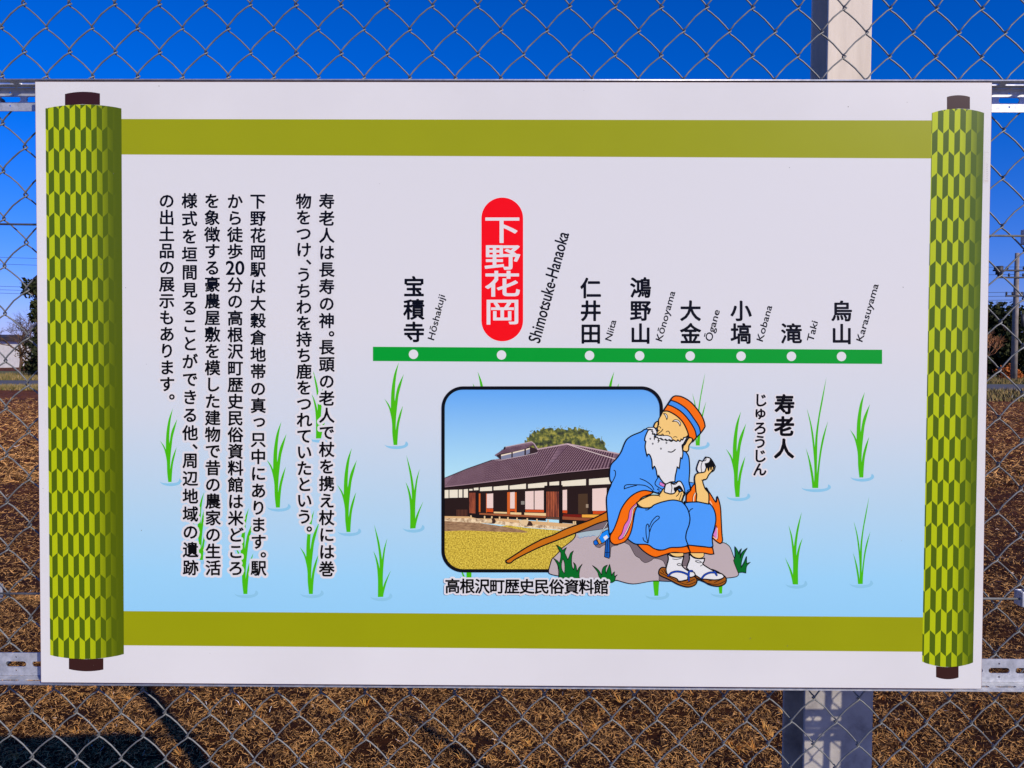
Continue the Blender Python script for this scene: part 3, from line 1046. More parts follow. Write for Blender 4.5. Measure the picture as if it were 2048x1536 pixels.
def halo(segs, rad, name='lettering_halo', res=.8, mat=None):
    P = []
    for A_, B_ in segs:
        n = np.maximum(1, np.ceil(np.hypot(*(B_ - A_).T) / min(.6, res))).astype(int)
        for a_, b_, k in zip(A_, B_, n):
            t = np.linspace(0, 1, k + 1)[:, None]
            P.append(a_ + (b_ - a_) * t)
    P = np.concatenate(P)
    x0, y0 = P.min(0) - rad - 2
    x1, y1 = P.max(0) + rad + 2
    nx_, ny_ = int((x1 - x0) / res) + 1, int((y1 - y0) / res) + 1
    g = np.zeros((ny_ + 2, nx_ + 2), bool)
    I = np.unique(np.stack([((P[:, 1] - y0) / res).astype(int), ((P[:, 0] - x0) / res).astype(int)], 1), axis=0)
    r = rad / res
    k = int(math.ceil(r))
    for dy in range(-k, k + 1):
        for dx in range(-k, k + 1):
            if dx * dx + dy * dy <= r * r:
                g[np.clip(I[:, 0] + dy, 0, ny_), np.clip(I[:, 1] + dx, 0, nx_)] = True
    a = Art(name)
    Pp = []; F = []
    for j in range(g.shape[0]):
        row = np.concatenate([[0], g[j].astype(int), [0]])
        d = np.diff(row)
        for s_, e_ in zip(np.where(d == 1)[0], np.where(d == -1)[0]):
            b = len(Pp)
            ya, yb = y0 + j * res, y0 + (j + 1) * res
            Pp += [(x0 + s_ * res, ya), (x0 + e_ * res, ya), (x0 + e_ * res, yb), (x0 + s_ * res, yb)]
            F.append((b, b + 1, b + 2, b + 3))
    a.tri(Pp, F, mat or pm)
    return a.done()
BLK = (4, 3, 5)
def column(text, x0, y0, x1, y1, em, off, anchor_last=None):
    """vertical Japanese setting; text is a list of cells"""
    pos = []; t = 0; prev = None
    for ch in text:
        w = .55 if ch in '、。' else 1.0
        if prev is not None:
            t += prev / 2 + w / 2
        pos.append(t); prev = w
    la = len(text) - 1 if anchor_last is None else anchor_last
    pitch = 1 / pos[la]
    out = []
    for ch, q in zip(text, pos):
        f = q * pitch
        x = x0 + (x1 - x0) * f; y = y0 + (y1 - y0) * f
        G = glyph(ch, off)
        if ch in '、。':
            P = place(G, x + .30 * em, y, em, em, True)
        elif ch in 'っゅ':
            P = place(G, x + .06 * em, y, em, em, True)
        elif ch == '20':
            P = place(G, x, y, em * 1.20, em * 1.22, True)
        else:
            P = place(G, x, y, em, em)
        out.append((P, G[1], G[2]))
    return out
def emit(name, items, col, label=None, w=0.0):
    a = Art(name, label=label)
    off = Layer.next()
    mt = ink(col) if isinstance(col, tuple) else col
    for P, Ff, ed in items:
        a.tri(P, Ff, mt, off)
        if w:
            # rounded, slightly heavier strokes: the outline is inked as well
            Pp = []; F = []
            for i, j in ed:
                x0, y0 = P[i]; x1, y1 = P[j]
                dx, dy = x1 - x0, y1 - y0
                l = math.hypot(dx, dy)
                if l < 1e-4:
                    continue
                nx_, ny_ = -dy / l * w, dx / l * w
                b = len(Pp)
                Pp += [(x0 + nx_, y0 + ny_), (x0 - nx_, y0 - ny_), (x1 - nx_, y1 - ny_), (x1 + nx_, y1 + ny_)]
                F.append((b, b + 1, b + 2, b + 3))
                b = len(Pp)
                Pp += [(x0 + w * math.cos(q * 1.0472), y0 + w * math.sin(q * 1.0472)) for q in range(6)]
                F.append(tuple(b + q for q in range(6)))
            if Pp:
                a.tri(Pp, F, mt, off + .0000015)
    return a.done()
cols = [
    (list('寿老人は長寿の神。長頭の老人で杖を携え杖には巻'), 653.5, 402.5, 653.7, 1137.5, None),
    (list('物をつけ、うちわを持ち鹿をつれていたという。'), 607.5, 402.5, 609, 1033, -2),
    (list('下野花岡駅は大穀倉地帯の真っ只中にあります。駅'), 515.8, 402.5, 517.3, 1136, None),
    (['か', 'ら', '徒', '歩', '20', '分'] + list('の高根沢町歴史民俗資料館は米どころ'), 470, 402.5, 471.8, 1136, None),
    (list('を象徴する豪農屋敷を模した建物で昔の農家の生活'), 424.3, 402, 426.5, 1135.5, None),
    (list('様式を垣間見ることができる他、周辺地域の遺跡'), 379, 401.5, 381.5, 1135, None),
    (list('の出土品の展示もあります。'), 333.5, 401.5, 334.3, 768, -2)]
allc = []
for t, x0, y0, x1, y1, la in cols:
    allc.append(column(t, x0, y0, x1, y1, 32.0, 0.0, None if la is None else len(t) + la))
halo([(P[np.array(ed)[:, 0]], P[np.array(ed)[:, 1]]) for c_ in allc for P, Ff, ed in c_], 5.2)
for c_ in allc:
    emit('text_column', c_, BLK, w=.84)
Layer.cur = PLANTS_TOP
# station names
for t, x, ys_ in (('宝積寺', 828, (573, 618.7, 664)), ('仁井田', 1181.5, (576, 621.4, 667)), ('鴻野山', 1281, (575, 621, 667)), ('大金', 1381, (621.5, 667)),
                  ('小塙', 1482, (621.5, 667)), ('滝', 1583, (667,)), ('烏山', 1683.3, (622, 668))):
    it = []
    for ch, y in zip(t, ys_):
        G = glyph(ch)
        it.append((place(G, x, y, 43.0, 43.0), G[1], G[2]))
    emit('station_name', it, BLK, w=1.1)
def romaji(text, p0, p1, cap, off=.0):
    Vv, Ff, ed = glyph(text, off)
    w = Vv[:, 0].max()
    l = math.hypot(p1[0] - p0[0], p1[1] - p0[1])
    d = ((p1[0] - p0[0]) / l, (p1[1] - p0[1]) / l)
    u = (d[1], -d[0])
    sx_, sy_ = l / w, cap / .70
    # a slight slant, as the letters lean forward
    X = (Vv[:, 0] + Vv[:, 1] * .06) * sx_; Y = Vv[:, 1] * sy_
    P = np.stack([p0[0] + X * d[0] + Y * u[0], p0[1] + X * d[1] + Y * u[1]], 1)
    emit('station_reading', [(P, Ff, ed)], BLK, w=.28 if cap < 20 else .5)
romaji('Hōshakuji', (867.5, 682.5), (890, 592), 13.3)
romaji('Shimotsuke-Hanaoka', (1079, 688), (1138, 468), 24.5)
romaji('Niita', (1222, 684.3), (1232.5, 642), 13.3)
romaji('Kōnoyama', (1323, 685), (1350.5, 584.5), 13.3)
romaji('Ōgane', (1422.7, 685), (1439.5, 622), 13.3)
romaji('Kobana', (1524.7, 685.3), (1544.2, 613), 13.3)
romaji('Taki', (1626, 684.5), (1635.5, 644.5), 13.3)
romaji('Karasuyama', (1724, 686), (1757, 570), 13.3)
# red capsule
def rrect(x0, y0, x1, y1, r, n=10):
    P = []
    for cx, cy, a0 in ((x1 - r, y0 + r, -90), (x1 - r, y1 - r, 0), (x0 + r, y1 - r, 90), (x0 + r, y0 + r, 180)):
        for k in range(n + 1):
            a_ = math.radians(a0 + 90 * k / n)
            P.append((cx + r * math.cos(a_), cy + r * math.sin(a_)))
    return P
a = Art('station_badge', label='red capsule badge behind the current station name')
a.poly(rrect(961.6, 394, 1047.4, 683.8, 42.8, 16), ink((214, 212, 222)))
a.poly(rrect(962.8, 395.2, 1046.2, 682.6, 41.6, 16), ink((250, 4, 4)))
bd = a.done()
it = []
for ch, y, h in (('下', 458.5, 58), ('野', 513.8, 54), ('花', 567.5, 54), ('岡', 623, 55)):
    G = glyph(ch)
    it.append((place(G, 1004.6, y, 74, h), G[1], G[2]))
emit('station_name', it, (214, 208, 216), 'white station name on the red capsule')
halo([(P[np.array(ed)[:, 0]], P[np.array(ed)[:, 1]]) for P, Ff, ed in it], 1.15, 'station_name', .3, ink((214, 208, 216)))
# railway line
a = Art('route_line')
a.poly([(746, 693.5), (1764, 699.5), (1764, 727.8), (746, 722)], ink((0, 146, 42)))
rl = a.done()
for x, y in ((827, 708.6), (1003, 710), (1179, 711), (1279.2, 711.6), (1380.3, 712), (1482, 712.3), (1582.7, 712.7), (1682.8, 713)):
    a = Art('station_dot', rl)
    a.poly([(x + 9.4 * math.cos(t * math.pi / 14), y + 9.4 * math.sin(t * math.pi / 14)) for t in range(28)], ink((208, 208, 218)))
    a.done()
Layer.cur = PLANTS_TOP
# title of the figure
t1 = [(place(glyph(ch), 1569 - k * .6, y, 41, 41), glyph(ch)[1], glyph(ch)[2]) for k, (ch, y) in enumerate((('寿', 808.5), ('老', 852.5), ('人', 897)))]
t2 = []
for k, (ch, y) in enumerate(zip('じゅろうじん', (800, 828, 856, 883.5, 911.5, 938.5))):
    G = glyph(ch)
    t2.append((place(G, 1521.3 - k * .4, y, 28.5, 28.5, ch == 'ゅ'), G[1], G[2]))
halo([(P[np.array(ed)[:, 0]], P[np.array(ed)[:, 1]]) for P, Ff, ed in t1 + t2], 4.0)
emit('figure_title', t1, BLK, w=1.5)
emit('figure_reading', t2, BLK, w=.85)

Layer.cur = PLANTS_TOP
# --- inset photograph of the farmhouse museum
IN = rrect(889.5, 776.5, 1321, 1140.5, 39, 10)
ins_sky, N, L, p = new_mat('inset_sky_print')
tc = N.new('ShaderNodeTexCoord'); sx = N.new('ShaderNodeSeparateXYZ'); L.new(tc.outputs['Object'], sx.inputs[0])
mr = N.new('ShaderNodeMapRange'); mr.inputs['From Min'].default_value = loc(1100, 780)[1]; mr.inputs['From Max'].default_value = loc(1100, 960)[1]
L.new(sx.outputs['Z'], mr.inputs['Value'])
cr = N.new('ShaderNodeValToRGB'); e = cr.color_ramp.elements
e[0].color = rgb((92, 158, 232), KP); e[1].color = rgb((170, 214, 232), KP)
L.new(mr.outputs[0], cr.inputs[0]); L.new(cr.outputs[0], p.inputs['Base Color']); print_finish(N, L, p)
a = Art('inset_picture', label='printed photograph of a tiled roof farmhouse with a black rounded frame')
a.poly(IN, ins_sky)
inset = a.done()
def pnoise(name, c1, c2, sc, c3=None, stretch=None, lo=.35, hi=.65):
    m_ = noise_mat(name, c1, c2, sc, rough=.45, detail=8, c3=c3, stretch=stretch, lo=lo, hi=hi, k=KP)
    return m_
mLawn = pnoise('lawn_print', (140, 118, 22), (226, 202, 78), 420, c3=(192, 164, 44), lo=.38, hi=.62)
mDirt = pnoise('dirt_print', (110, 78, 50), (170, 134, 98), 90, stretch=(1, 1, 4))
mStone = pnoise('stone_print', (150, 120, 88), (232, 206, 168), 130, lo=.4, hi=.55)
mTree = pnoise('tree_print', (30, 34, 14), (158, 150, 60), 110, c3=(84, 92, 30), lo=.38, hi=.62)
mRoof = pnoise('roof_print', (96, 68, 84), (128, 100, 114), 60)
mWood = pnoise('wood_print', (96, 38, 22), (186, 92, 50), 120, stretch=(1, 1, .2))
g = Art('grounds', inset)
g.fill('@3 20,1195 400,1190 760,1140 1000,1170 1500,1210 2100,1290 2600,1300 2600,2100 20,2100', mLawn, clip=IN, sm=False)
g.fill('@3 20,1085 400,1110 780,1165 1000,1220 700,1215 300,1200 20,1200', mDirt, clip=IN)
g.fill('@3 20,1040 320,1035 900,1085 1600,1140 2100,1180 2100,1250 1420,1196 1000,1165 600,1125 20,1090', mStone, clip=IN, sm=False)
g.fill('@3 20,1035 320,1030 900,1080 1600,1130 2100,1170 2100,1195 1400,1160 800,1105 400,1062 20,1058', (206, 166, 118), clip=IN, sm=False)
g.done()
g = Art('tree', inset)
pts = []
rt = random.Random(4)
oc = [(970, 200), (985, 140), (1040, 95), (1110, 60), (1200, 38), (1300, 52), (1400, 40), (1500, 28), (1600, 50), (1690, 80), (1750, 125), (1840, 170), (1880, 220), (1900, 300)]
jag = []
for i in range(len(oc) - 1):
    for k in range(6):
        t = k / 6
        jag.append((880 + .17578 * (oc[i][0] + (oc[i + 1][0] - oc[i][0]) * t + rt.uniform(-14, 14)), 850 + .17578 * (oc[i][1] + (oc[i + 1][1] - oc[i][1]) * t + rt.uniform(-24, 24))))
jag += [(1215, 905), (1050, 905)]
g.poly(jag, mTree)
for k in range(70):
    i = rt.randrange(len(oc) - 1); t = rt.random()
    x = 880 + .17578 * (oc[i][0] + (oc[i + 1][0] - oc[i][0]) * t + rt.uniform(-25, 25)); y = 850 + .17578 * (oc[i][1] + (oc[i + 1][1] - oc[i][1]) * t + rt.uniform(-35, 20))
    r = rt.uniform(.7, 1.8); a0 = rt.uniform(0, 6)
    g.poly([(x + r * math.cos(a0 + q * 2.1), y + r * .7 * math.sin(a0 + q * 2.1)) for q in range(3)], mTree)
g.done()
g = Art('building', inset)
DK = (36, 22, 20)
g.fill('@3 20,715 900,612 1400,548 1990,490 1990,1130 1560,1128 1380,1070 420,1062 330,1040 20,1035', DK, clip=IN, sm=False)
def q3(x0, a0, b0, x1, a1, b1, c, art=None):
    (art or g).fill('@3 %g,%g %g,%g %g,%g %g,%g' % (x0, a0, x1, a1, x1, b1, x0, b0), c, sm=False, clip=IN)
WH = (222, 214, 196)
for t in ((50, 740, 832, 98, 738, 830), (108, 738, 828, 203, 735, 826), (213, 735, 825, 255, 733, 825), (270, 732, 825, 318, 728, 825), (332, 728, 745, 370, 726, 745), (385, 715, 742, 438, 712, 740),
          (455, 712, 752, 592, 700, 748), (610, 702, 742, 775, 685, 736), (793, 690, 732, 978, 667, 726), (1002, 672, 720, 1218, 650, 708), (1245, 650, 690, 1355, 640, 684), (1382, 640, 698, 1660, 615, 685), (1695, 615, 682, 1990, 590, 668)):
    q3(*t, WH)
OR = (196, 92, 34); PK = (222, 196, 190); RD = (196, 72, 24); CR = (224, 192, 140)
for t in ((442, 780, 990, 460, 778, 990), (765, 765, 1012, 797, 762, 1012), (850, 765, 1005, 872, 765, 1005), (525, 778, 995, 533, 776, 995)):
    q3(*t, OR)
for t in ((533, 783, 945, 605, 778, 945), (798, 765, 950, 850, 762, 950), (970, 755, 958, 1066, 750, 960), (1076, 750, 960, 1180, 745, 962), (1395, 740, 968, 1445, 735, 968), (1733, 725, 975, 1895, 715, 975)):
    q3(*t, PK)
for t in ((533, 950, 988, 605, 950, 992), (798, 955, 980, 850, 955, 980), (970, 962, 990, 1182, 964, 994), (1395, 970, 1000, 1447, 970, 1004), (1740, 978, 1012, 1895, 978, 1012)):
    q3(*t, RD)
q3(1572, 785, 1010, 1680, 780, 1012, (70, 50, 34)); q3(1660, 900, 940, 1688, 900, 942, (150, 130, 110)); q3(922, 865, 905, 962, 865, 905, (130, 125, 118))
for t in ((612, 985, 1003, 762, 990, 1008), (800, 992, 1016, 925, 996, 1020), (960, 996, 1026, 1205, 1002, 1034)):
    q3(*t, CR)
q3(1615, 1018, 1050, 1895, 1020, 1056, (226, 160, 60)); q3(1400, 1015, 1045, 1612, 1018, 1050, (110, 24, 12))
q3(330, 772, 1000, 408, 770, 1005, mWood); q3(1212, 757, 1042, 1357, 757, 1048, mWood)
for k in range(7):
    x = 330 + k * 12
    q3(x, 772, 1000, x + 3.5, 772, 1002, (50, 20, 14))
for k in range(8):
    x = 1222 + k * 18.5
    q3(x, 757, 1043, x + 6, 757, 1045, (44, 18, 14))
for t in ((405, 750, 1048, 440, 745, 1052), (1355, 690, 1118, 1392, 688, 1118), (1186, 695, 1000, 1212, 693, 1002), (1190, 690, 712, 1395, 682, 706)):
    q3(*t, (26, 16, 16))
q3(448, 1000, 1018, 1205, 1033, 1062, (150, 84, 50)); q3(1392, 1040, 1078, 1760, 1062, 1092, (140, 74, 46))
q3(345, 1018, 1046, 1205, 1056, 1090, (24, 15, 14)); q3(1392, 1074, 1112, 1640, 1086, 1130, (24, 15, 14))
for x, y in ((345, 1028), (500, 1034), (582, 1038), (670, 1042), (765, 1048), (868, 1054), (985, 1060), (1095, 1068), (1222, 1078), (1512, 1094), (1532, 1094)):
    q3(x, y, y + 40, x + 16, y, y + 42, (214, 184, 140))
q3(1212, 1046, 1070, 1357, 1052, 1078, (92, 66, 54))
for k in range(8):
    q3(190 + k * 16, 962, 1038, 198 + k * 16, 962, 1038, (96, 56, 42))
g.fill('@3 570,1110 580,1070 610,1060 635,1090 625,1115 600,1120', (60, 38, 30), clip=IN)
g.fill('@3 990,1140 1000,1100 1030,1095 1055,1130 1050,1145 1010,1146', (60, 38, 30), clip=IN)
g.fill('@3 530,1100 580,1065 590,1110', (214, 186, 146)); g.fill('@3 900,1085 1000,1080 985,1140 930,1130', (214, 186, 146))
g.done()
g = Art('roof', inset)
g.fill('@3 20,618 300,500 590,395 690,380 1110,272 1450,212 2040,325 2040,480 1940,492 1400,548 900,612 420,672 20,716', mRoof, clip=IN, sm=False)
# tile courses
ridge = [(20, 618), (300, 500), (590, 395), (690, 380), (1110, 272), (1450, 212), (2040, 325)]
eave = [(20, 702), (420, 662), (900, 603), (1400, 538), (1940, 484), (2100, 470)]
def on(pl_, x):
    for (xa, ya), (xb, yb) in zip(pl_, pl_[1:]):
        if xa <= x <= xb:
            return ya + (yb - ya) * (x - xa) / (xb - xa)
    return pl_[-1][1]
dk = (62, 38, 52); lt = (168, 142, 154)
x = 60
k = 0
while x < 1960:
    t = (x - 60) / 1900
    xr = x + 110 + 180 * t if x < 1150 else x + (2060 - x) * .34
    ye_ = on(eave, x)
    yr_ = on(ridge, min(xr, 2040))
    step = 10 + 32 * t
    # stop below the hip line on the right slope
    g.stroke('@3 %g,%g %g,%g' % (x, ye_, xr, yr_ + 6), .55 + 1.9 * t, dk, sm=False)
    g.stroke('@3 %g,%g %g,%g' % (x + step * .45, ye_ - 2, xr + step * .30, yr_ + 8), .35 + 1.2 * t, (146, 116, 130), sm=False)
    x += step
for rr_ in range(9):
    f = (rr_ + 1) / 10
    pts = []
    for kx in range(30):
        xx = 500 + kx * 50
        ya, yb = on(ridge, min(xx + 60, 2040)), on(eave, xx)
        pts.append('%g,%g' % (xx, yb + (ya - yb) * f))
    g.stroke('@3 ' + ' '.join(pts), .5, (84, 58, 72), sm=False)
g.stroke('@3 1110,276 1450,214 1700,262 2040,328', 2.6, (178, 152, 160), sm=False)
g.stroke('@3 1450,218 1640,280 1800,330 1990,385', 1.8, (196, 178, 180), sm=False)
g.stroke('@3 60,600 300,500 590,398', 1.3, (40, 26, 34), sm=False)
g.stroke('@3 60,703 420,662 900,604 1400,540 1940,486', 1.6, (150, 122, 132), sm=False)
g.stroke('@3 60,712 420,672 900,613 1400,549 1940,495', 1.8, (28, 16, 18), sm=False)
# ventilation turret on the ridge
g.fill('@3 640,350 700,395 970,350 1040,340 1110,300 1100,270 1030,250 690,320', (48, 34, 38), sm=False)
for t in ((695, 338, 390, 812, 312, 374), (828, 308, 368, 960, 276, 348), (978, 272, 340, 1022, 258, 318)):
    q3(*t, (120, 124, 150), g)
    q3(t[0], t[1], t[1] + 16, t[3], t[4], t[4] + 14, (222, 206, 186), g)
g.fill('@3 625,338 700,290 760,250 1040,190 1072,212 1108,268 1090,272 1060,222 960,272 830,304 690,326 632,352', mRoof, sm=False)
for k in range(20):
    x0 = 650 + k * 19
    g.stroke('@3 %g,%g %g,%g' % (x0, 340 - k * 4.1, x0 + 60, 278 - k * 3.6), .7, dk, sm=False)
g.stroke('@3 745,250 1040,190 1072,212 1108,268', 1.6, (176, 156, 164), sm=False)
g.fill('@3 720,275 735,245 748,248 740,278', (24, 16, 20), sm=False)
g.stroke('@3 625,395 690,398 975,345 1110,315', 1.4, (170, 150, 158), sm=False)
g.done()
g = Art('picture_frame', inset)
g.stroke(rrect(886.4, 775.8, 1322.6, 1141.2, 40, 12), 6.4, (8, 8, 12), raw=True, closed=True)
g.done()

# --- printed drawing: old man with a white beard sitting on a rock
BK = (8, 8, 12); BL = (72, 146, 238); BL2 = (62, 134, 226); ORG = (255, 104, 4); SKN = (240, 190, 118); WHT = (214, 214, 220); ROK = (176, 162, 168); ROD = (112, 98, 106)
OW = 2.5
man = Art('old_man_drawing', label='printed drawing of a bearded old man in a blue robe eating rice balls')
man.fill('@4 680,1135 690,1080 725,965 750,940 830,860 870,810 1000,710 1050,650 1070,590 1170,520 1300,460 1500,400 @2 300,600 1540,650 1640,715 1700,722 1770,775 1820,900 1860,1010 1890,1130 1870,1175 1800,1192 1720,1200 1300,1235 970,1245 720,1240 450,1280 230,1230 @4 1640,1262 1420,1240 1120,1240 820,1198 700,1170', ROK, 1.3)
mo = man
man.fill('@4 1072,605! 1200,575 1500,520 1500,640 1330,642 1290,635 1270,650 1240,640 1200,655 1160,650 1140,670 1110,660', (158, 176, 188))
man.stroke('@4 1072,655 1100,660 1120,675 1135,655 1160,665 1180,645 1210,652 1235,640 1260,650 1290,632 1330,640', .8, (70, 120, 170))
man.fill('@4 1072,600! 1100,575 1300,470 1500,400! 1500,520! 1420,545 1200,575', ROD, .8)
man.fill('@4 1325,765! 1340,790 1390,805 1420,785 1470,775 1470,940! 1540,935! 1545,850 1560,790 1650,770! 1500,700!', ROD, .6)
man.fill('@2 370,660! 500,740 640,870 760,915 900,860 1150,850 1220,860 1225,930 1180,1040! 1130,1030 900,1060! 870,980 830,950 770,935 730,935 690,965 620,990 570,965 540,930 480,890 430,800 400,750 360,728 330,715!', ROD, .8)
man.fill('@2 800,1150! 805,1190 815,1235 960,1243! 980,1200 860,1160', ROD, .6)
man.stroke('@4 745,945 770,985 800,1040 812,1100 818,1195', .9)
ca = Art('walking_stick', None)
ca.parent = sign
# the stick
man.fill('@4 85,985 130,955 230,890 370,800 520,720 600,680 750,625 900,550 1060,490 1250,420 1400,350 1510,290! 1510,420! 1350,470 1180,545 1050,600 850,680 640,760 480,830 300,920 200,975 150,1015 100,1015', (188, 104, 14), OW + .2)
DG = (0, 98, 32)
man.fill('@4 822,1225! 826,1130 800,1030 745,950! 800,985 828,1020! 845,960 850,900 845,870 820,820 790,765! 845,800 875,840! 905,815 930,802! 908,850 905,880! 925,920 945,972! 965,930 985,880 1025,848! 1005,910 1000,990 1005,1060 1025,1110! 1038,1060 1025,1010! 1060,1050 1075,1140! 1100,1085 1150,1030! 1120,1090 1105,1170 1110,1240! 960,1250', DG, 1.1)
man.fill('@4 880,960! 900,1020 905,1090 900,1165! 870,1120 858,1060 865,1000', ROK, .9)
man.fill('@4 1395,1240! 1375,1190 1360,1140 1290,1050! 1370,1110 1420,1185! 1425,1120 1450,1070 1500,1045! 1475,1100 1480,1170! 1500,1110 1530,1035! 1545,1100 1560,1195! 1575,1160 1600,1140! 1595,1175 1600,1205! 1640,1180! 1615,1210 1605,1265! 1560,1290 1480,1270', DG, 1.1)
man.fill('@2 1885,1130! 1840,1020 1820,960! 1845,900 1840,770! 1875,820 1895,880! 1905,830 1930,800! 1915,860 1910,930! 1940,850 2010,790! 1960,880 1930,980 1922,1060! 1965,990 2000,905! 2000,950 2000,1000! 2050,985! 2000,1040 1990,1130! 1940,1120', DG, 1.1)
man.done()

body = Art('robe_drawing', label='blue robe with orange trim in the printed drawing')
# hanging sash and bottle
body.fill('@4 1478,680! 1530,680! 1530,930 1500,945 1458,930!', (16, 84, 170), 1.3)
body.stroke('@4 1500,700 1492,920', 1.0); body.stroke('@4 1460,870 1528,870', 1.0)
body.fill('@4 1365,670! 1400,620 1450,580 1500,555 1530,570! 1530,660! 1490,700 1440,735 1400,750! 1380,720', (18, 128, 232), 1.2)
body.fill('@4 1440,655! 1490,625! 1512,662! 1465,702!', WHT)
body.fill('@4 1345,672! 1375,655! 1420,740! 1385,758!', (200, 140, 70), .9)
body.fill('@4 1305,715! 1340,690! 1375,745! 1340,768 1312,755', (16, 96, 200), 1.1)
body.stroke('@4 1365,690 1440,550 1500,450', 1.9, BK); body.stroke('@4 1365,690 1440,550 1500,450', .9, WHT)
# right sleeve
body.fill('@1 1215,1255! 1290,1270! 1240,1345!', BL2, 1.2)
body.fill('@1 1440,1330! 1500,1410 1580,1530 @2 1600,90 1640,220 1652,400 1662,600 1670,690 1640,728 1590,702 1530,650! 1480,400 1470,120 1470,0', ORG, OW)
body.fill('@2 1585,480! 1605,560 1610,640 1600,675! 1570,655 1540,610! 1560,560', (204, 120, 190), 1.0)
body.stroke('@2 1598,520 1600,600 1590,668 1550,640', 1.3, (226, 214, 190))
body.stroke('@2 1500,150 1525,200 1530,240', 1.3, (226, 214, 190))
body.fill('@1 1240,1345! 1285,1285 1310,1330 @2 1330,40 1330,165! 1175,165! 1180,60 @1 1190,1420', ORG, OW)
body.stroke('@2 1300,40 1280,90 1275,160', 1.8, (226, 214, 190)); body.stroke('@2 1290,40 1266,90 1262,160', .9)
# main robe
body.fill('@1 600,540! 560,570 440,620 370,670 330,740 290,840 230,930 150,1020 130,1130 135,1220 155,1275 120,1360 95,1440 @2 88,160 100,340 115,500 125,605! 200,540 240,430 290,300 380,170 480,70 600,25 720,20! @1 800,1410 900,1420 1150,1420 1235,1370! 1225,1310 1213,1250 1222,1100 1215,950 1200,890 1170,845! 1100,700 700,520!', BL, OW)
body.fill('@1 820,1250! 885,1290! 870,1325! 805,1290!', (204, 120, 190), .9)
for s_ in ('@1 190,1095 208,1110 208,1165 180,1230 155,1275', '@1 545,1210 620,1240 700,1300 735,1360', '@1 330,1350 335,1310 370,1292 460,1292 600,1300 680,1340 730,1385', '@1 330,1348 400,1325 500,1300', '@1 790,1195 752,1260 760,1300 820,1340 855,1355', '@1 795,1345 785,1360 810,1365', '@1 790,1395 830,1385',
           '@1 1215,1255 1240,1345 1235,1370 1175,1395', '@1 1190,1370 1220,1360'):
    body.stroke(s_, 1.5)
# far knee, near knee, hems
body.fill('@2 1200,750! 1400,772 1535,785! 1552,870! 1500,875 1400,857 1230,857!', ORG, OW)
body.fill('@2 1145,175! 1250,163 1400,165 1500,190 1560,280 1580,400 1560,520 1530,640 1540,765! 1500,782 1400,770 1200,750! 1160,660 1160,200', BL, OW)
body.fill('@2 500,735! 650,745 800,820 960,785 1190,765! 1232,845! 1150,862 1000,850 850,890 760,915 680,890 580,820', ORG, OW)
body.fill('@2 500,225! 600,245 690,240 740,200 860,155 1030,133 1120,165 1190,250 1225,370 1215,470 1180,570 1170,660 1200,750! 1150,772 1060,782 960,785 870,815 800,815 730,795 650,745 500,738 440,715 378,668! 430,540 460,380 480,270', BL, OW)
for s_ in ('@2 655,720 630,620 628,500 650,462 665,500 672,590 655,715', '@2 680,565 700,500 740,440 805,385 798,357 765,362 710,420 672,500', '@2 585,648 600,690 650,720', '@2 1220,292 1230,270 1262,250', '@2 620,270 650,268 690,240'):
    body.stroke(s_, 1.5)
# near sleeve
body.fill('@2 730,28! 600,5 480,45 380,125 290,255 240,400 190,530 140,620 145,700 200,742 280,728 350,692 410,600 445,470 460,340 505,220! 560,110 690,55!', ORG, OW)
body.fill('@2 500,175! 440,228 400,290 380,400 330,480 295,590 250,650 262,678! 320,650 385,550 430,400 445,290 505,210!', (204, 112, 190), 1.2)
body.stroke('@2 500,210 450,260 432,380 390,500 318,640', 2.4, BK); body.stroke('@2 498,212 450,262 432,380 390,500 320,638', 1.3, (232, 220, 196))
body.done()

fl = Art('arms_drawing', label='two arms holding rice balls in the printed drawing')
# arms and rice balls
fl.fill('@1 1355,960! 1400,970 1425,940! 1440,915! 1500,930 1545,990 1572,1042! 1550,1100 1480,1130 1400,1130 1345,1130! 1318,1080 1335,1010', WHT, OW)
fl.fill('@1 1425,1000! 1480,985 1500,940! 1545,1000 1562,1045! 1545,1080 1500,1130! 1450,1080', (6, 6, 8))
fl.stroke('@1 1395,975 1378,1040 1385,1120', 1.2); fl.stroke('@1 1400,970 1440,960 1445,925', 1.2)
fl.fill('@1 1320,1140 1290,1200 1300,1300 1310,1400 @2 1318,60 1310,155! 1480,190! 1485,120 1478,40 @1 1430,1340 1400,1235 1450,1215 1480,1160 1530,1100 1550,1060! 1525,1035 1512,1090! 1505,1040 1490,1050 1480,1100! 1465,1050 1450,1060 1440,1085 1420,1120', SKN, OW)
fl.stroke('@1 1385,1228 1410,1232 1445,1212', 1.4)
fl.fill('@2 500,170! 560,130 620,100 700,70 800,72! @1 835,1390 865,1345 900,1380 940,1415 1000,1412 1040,1360 1062,1350! 1080,1390 1130,1380 1150,1440! @2 1140,85 1120,160! 1000,135 860,158 740,200 690,235 600,242 540,218', SKN, OW)
fl.stroke('@2 800,72 815,85', 1.5); fl.stroke('@1 1085,1370 1070,1420 1040,1450', 1.4); fl.stroke('@1 1110,1410 1090,1470 1080,1500', 1.2); fl.stroke('@1 1135,1430 1120,1480 1105,1510', 1.2)
fl.fill('@1 900,1268! 960,1262 1010,1275 1060,1245! 1100,1250 1140,1320 1162,1420! 1130,1380 1085,1345 1060,1350 1020,1400 1000,1412 960,1418 890,1400! 875,1380 885,1320', WHT, OW)
fl.fill('@1 1005,1330! 1040,1320 1080,1300 1115,1330 1150,1400! 1090,1345 1060,1350 1020,1390! 1005,1360', (6, 6, 8))
fl.stroke('@1 965,1275 980,1330 968,1410', 1.2); fl.stroke('@1 965,1275 1020,1290 1060,1255', 1.2)
fl.done()
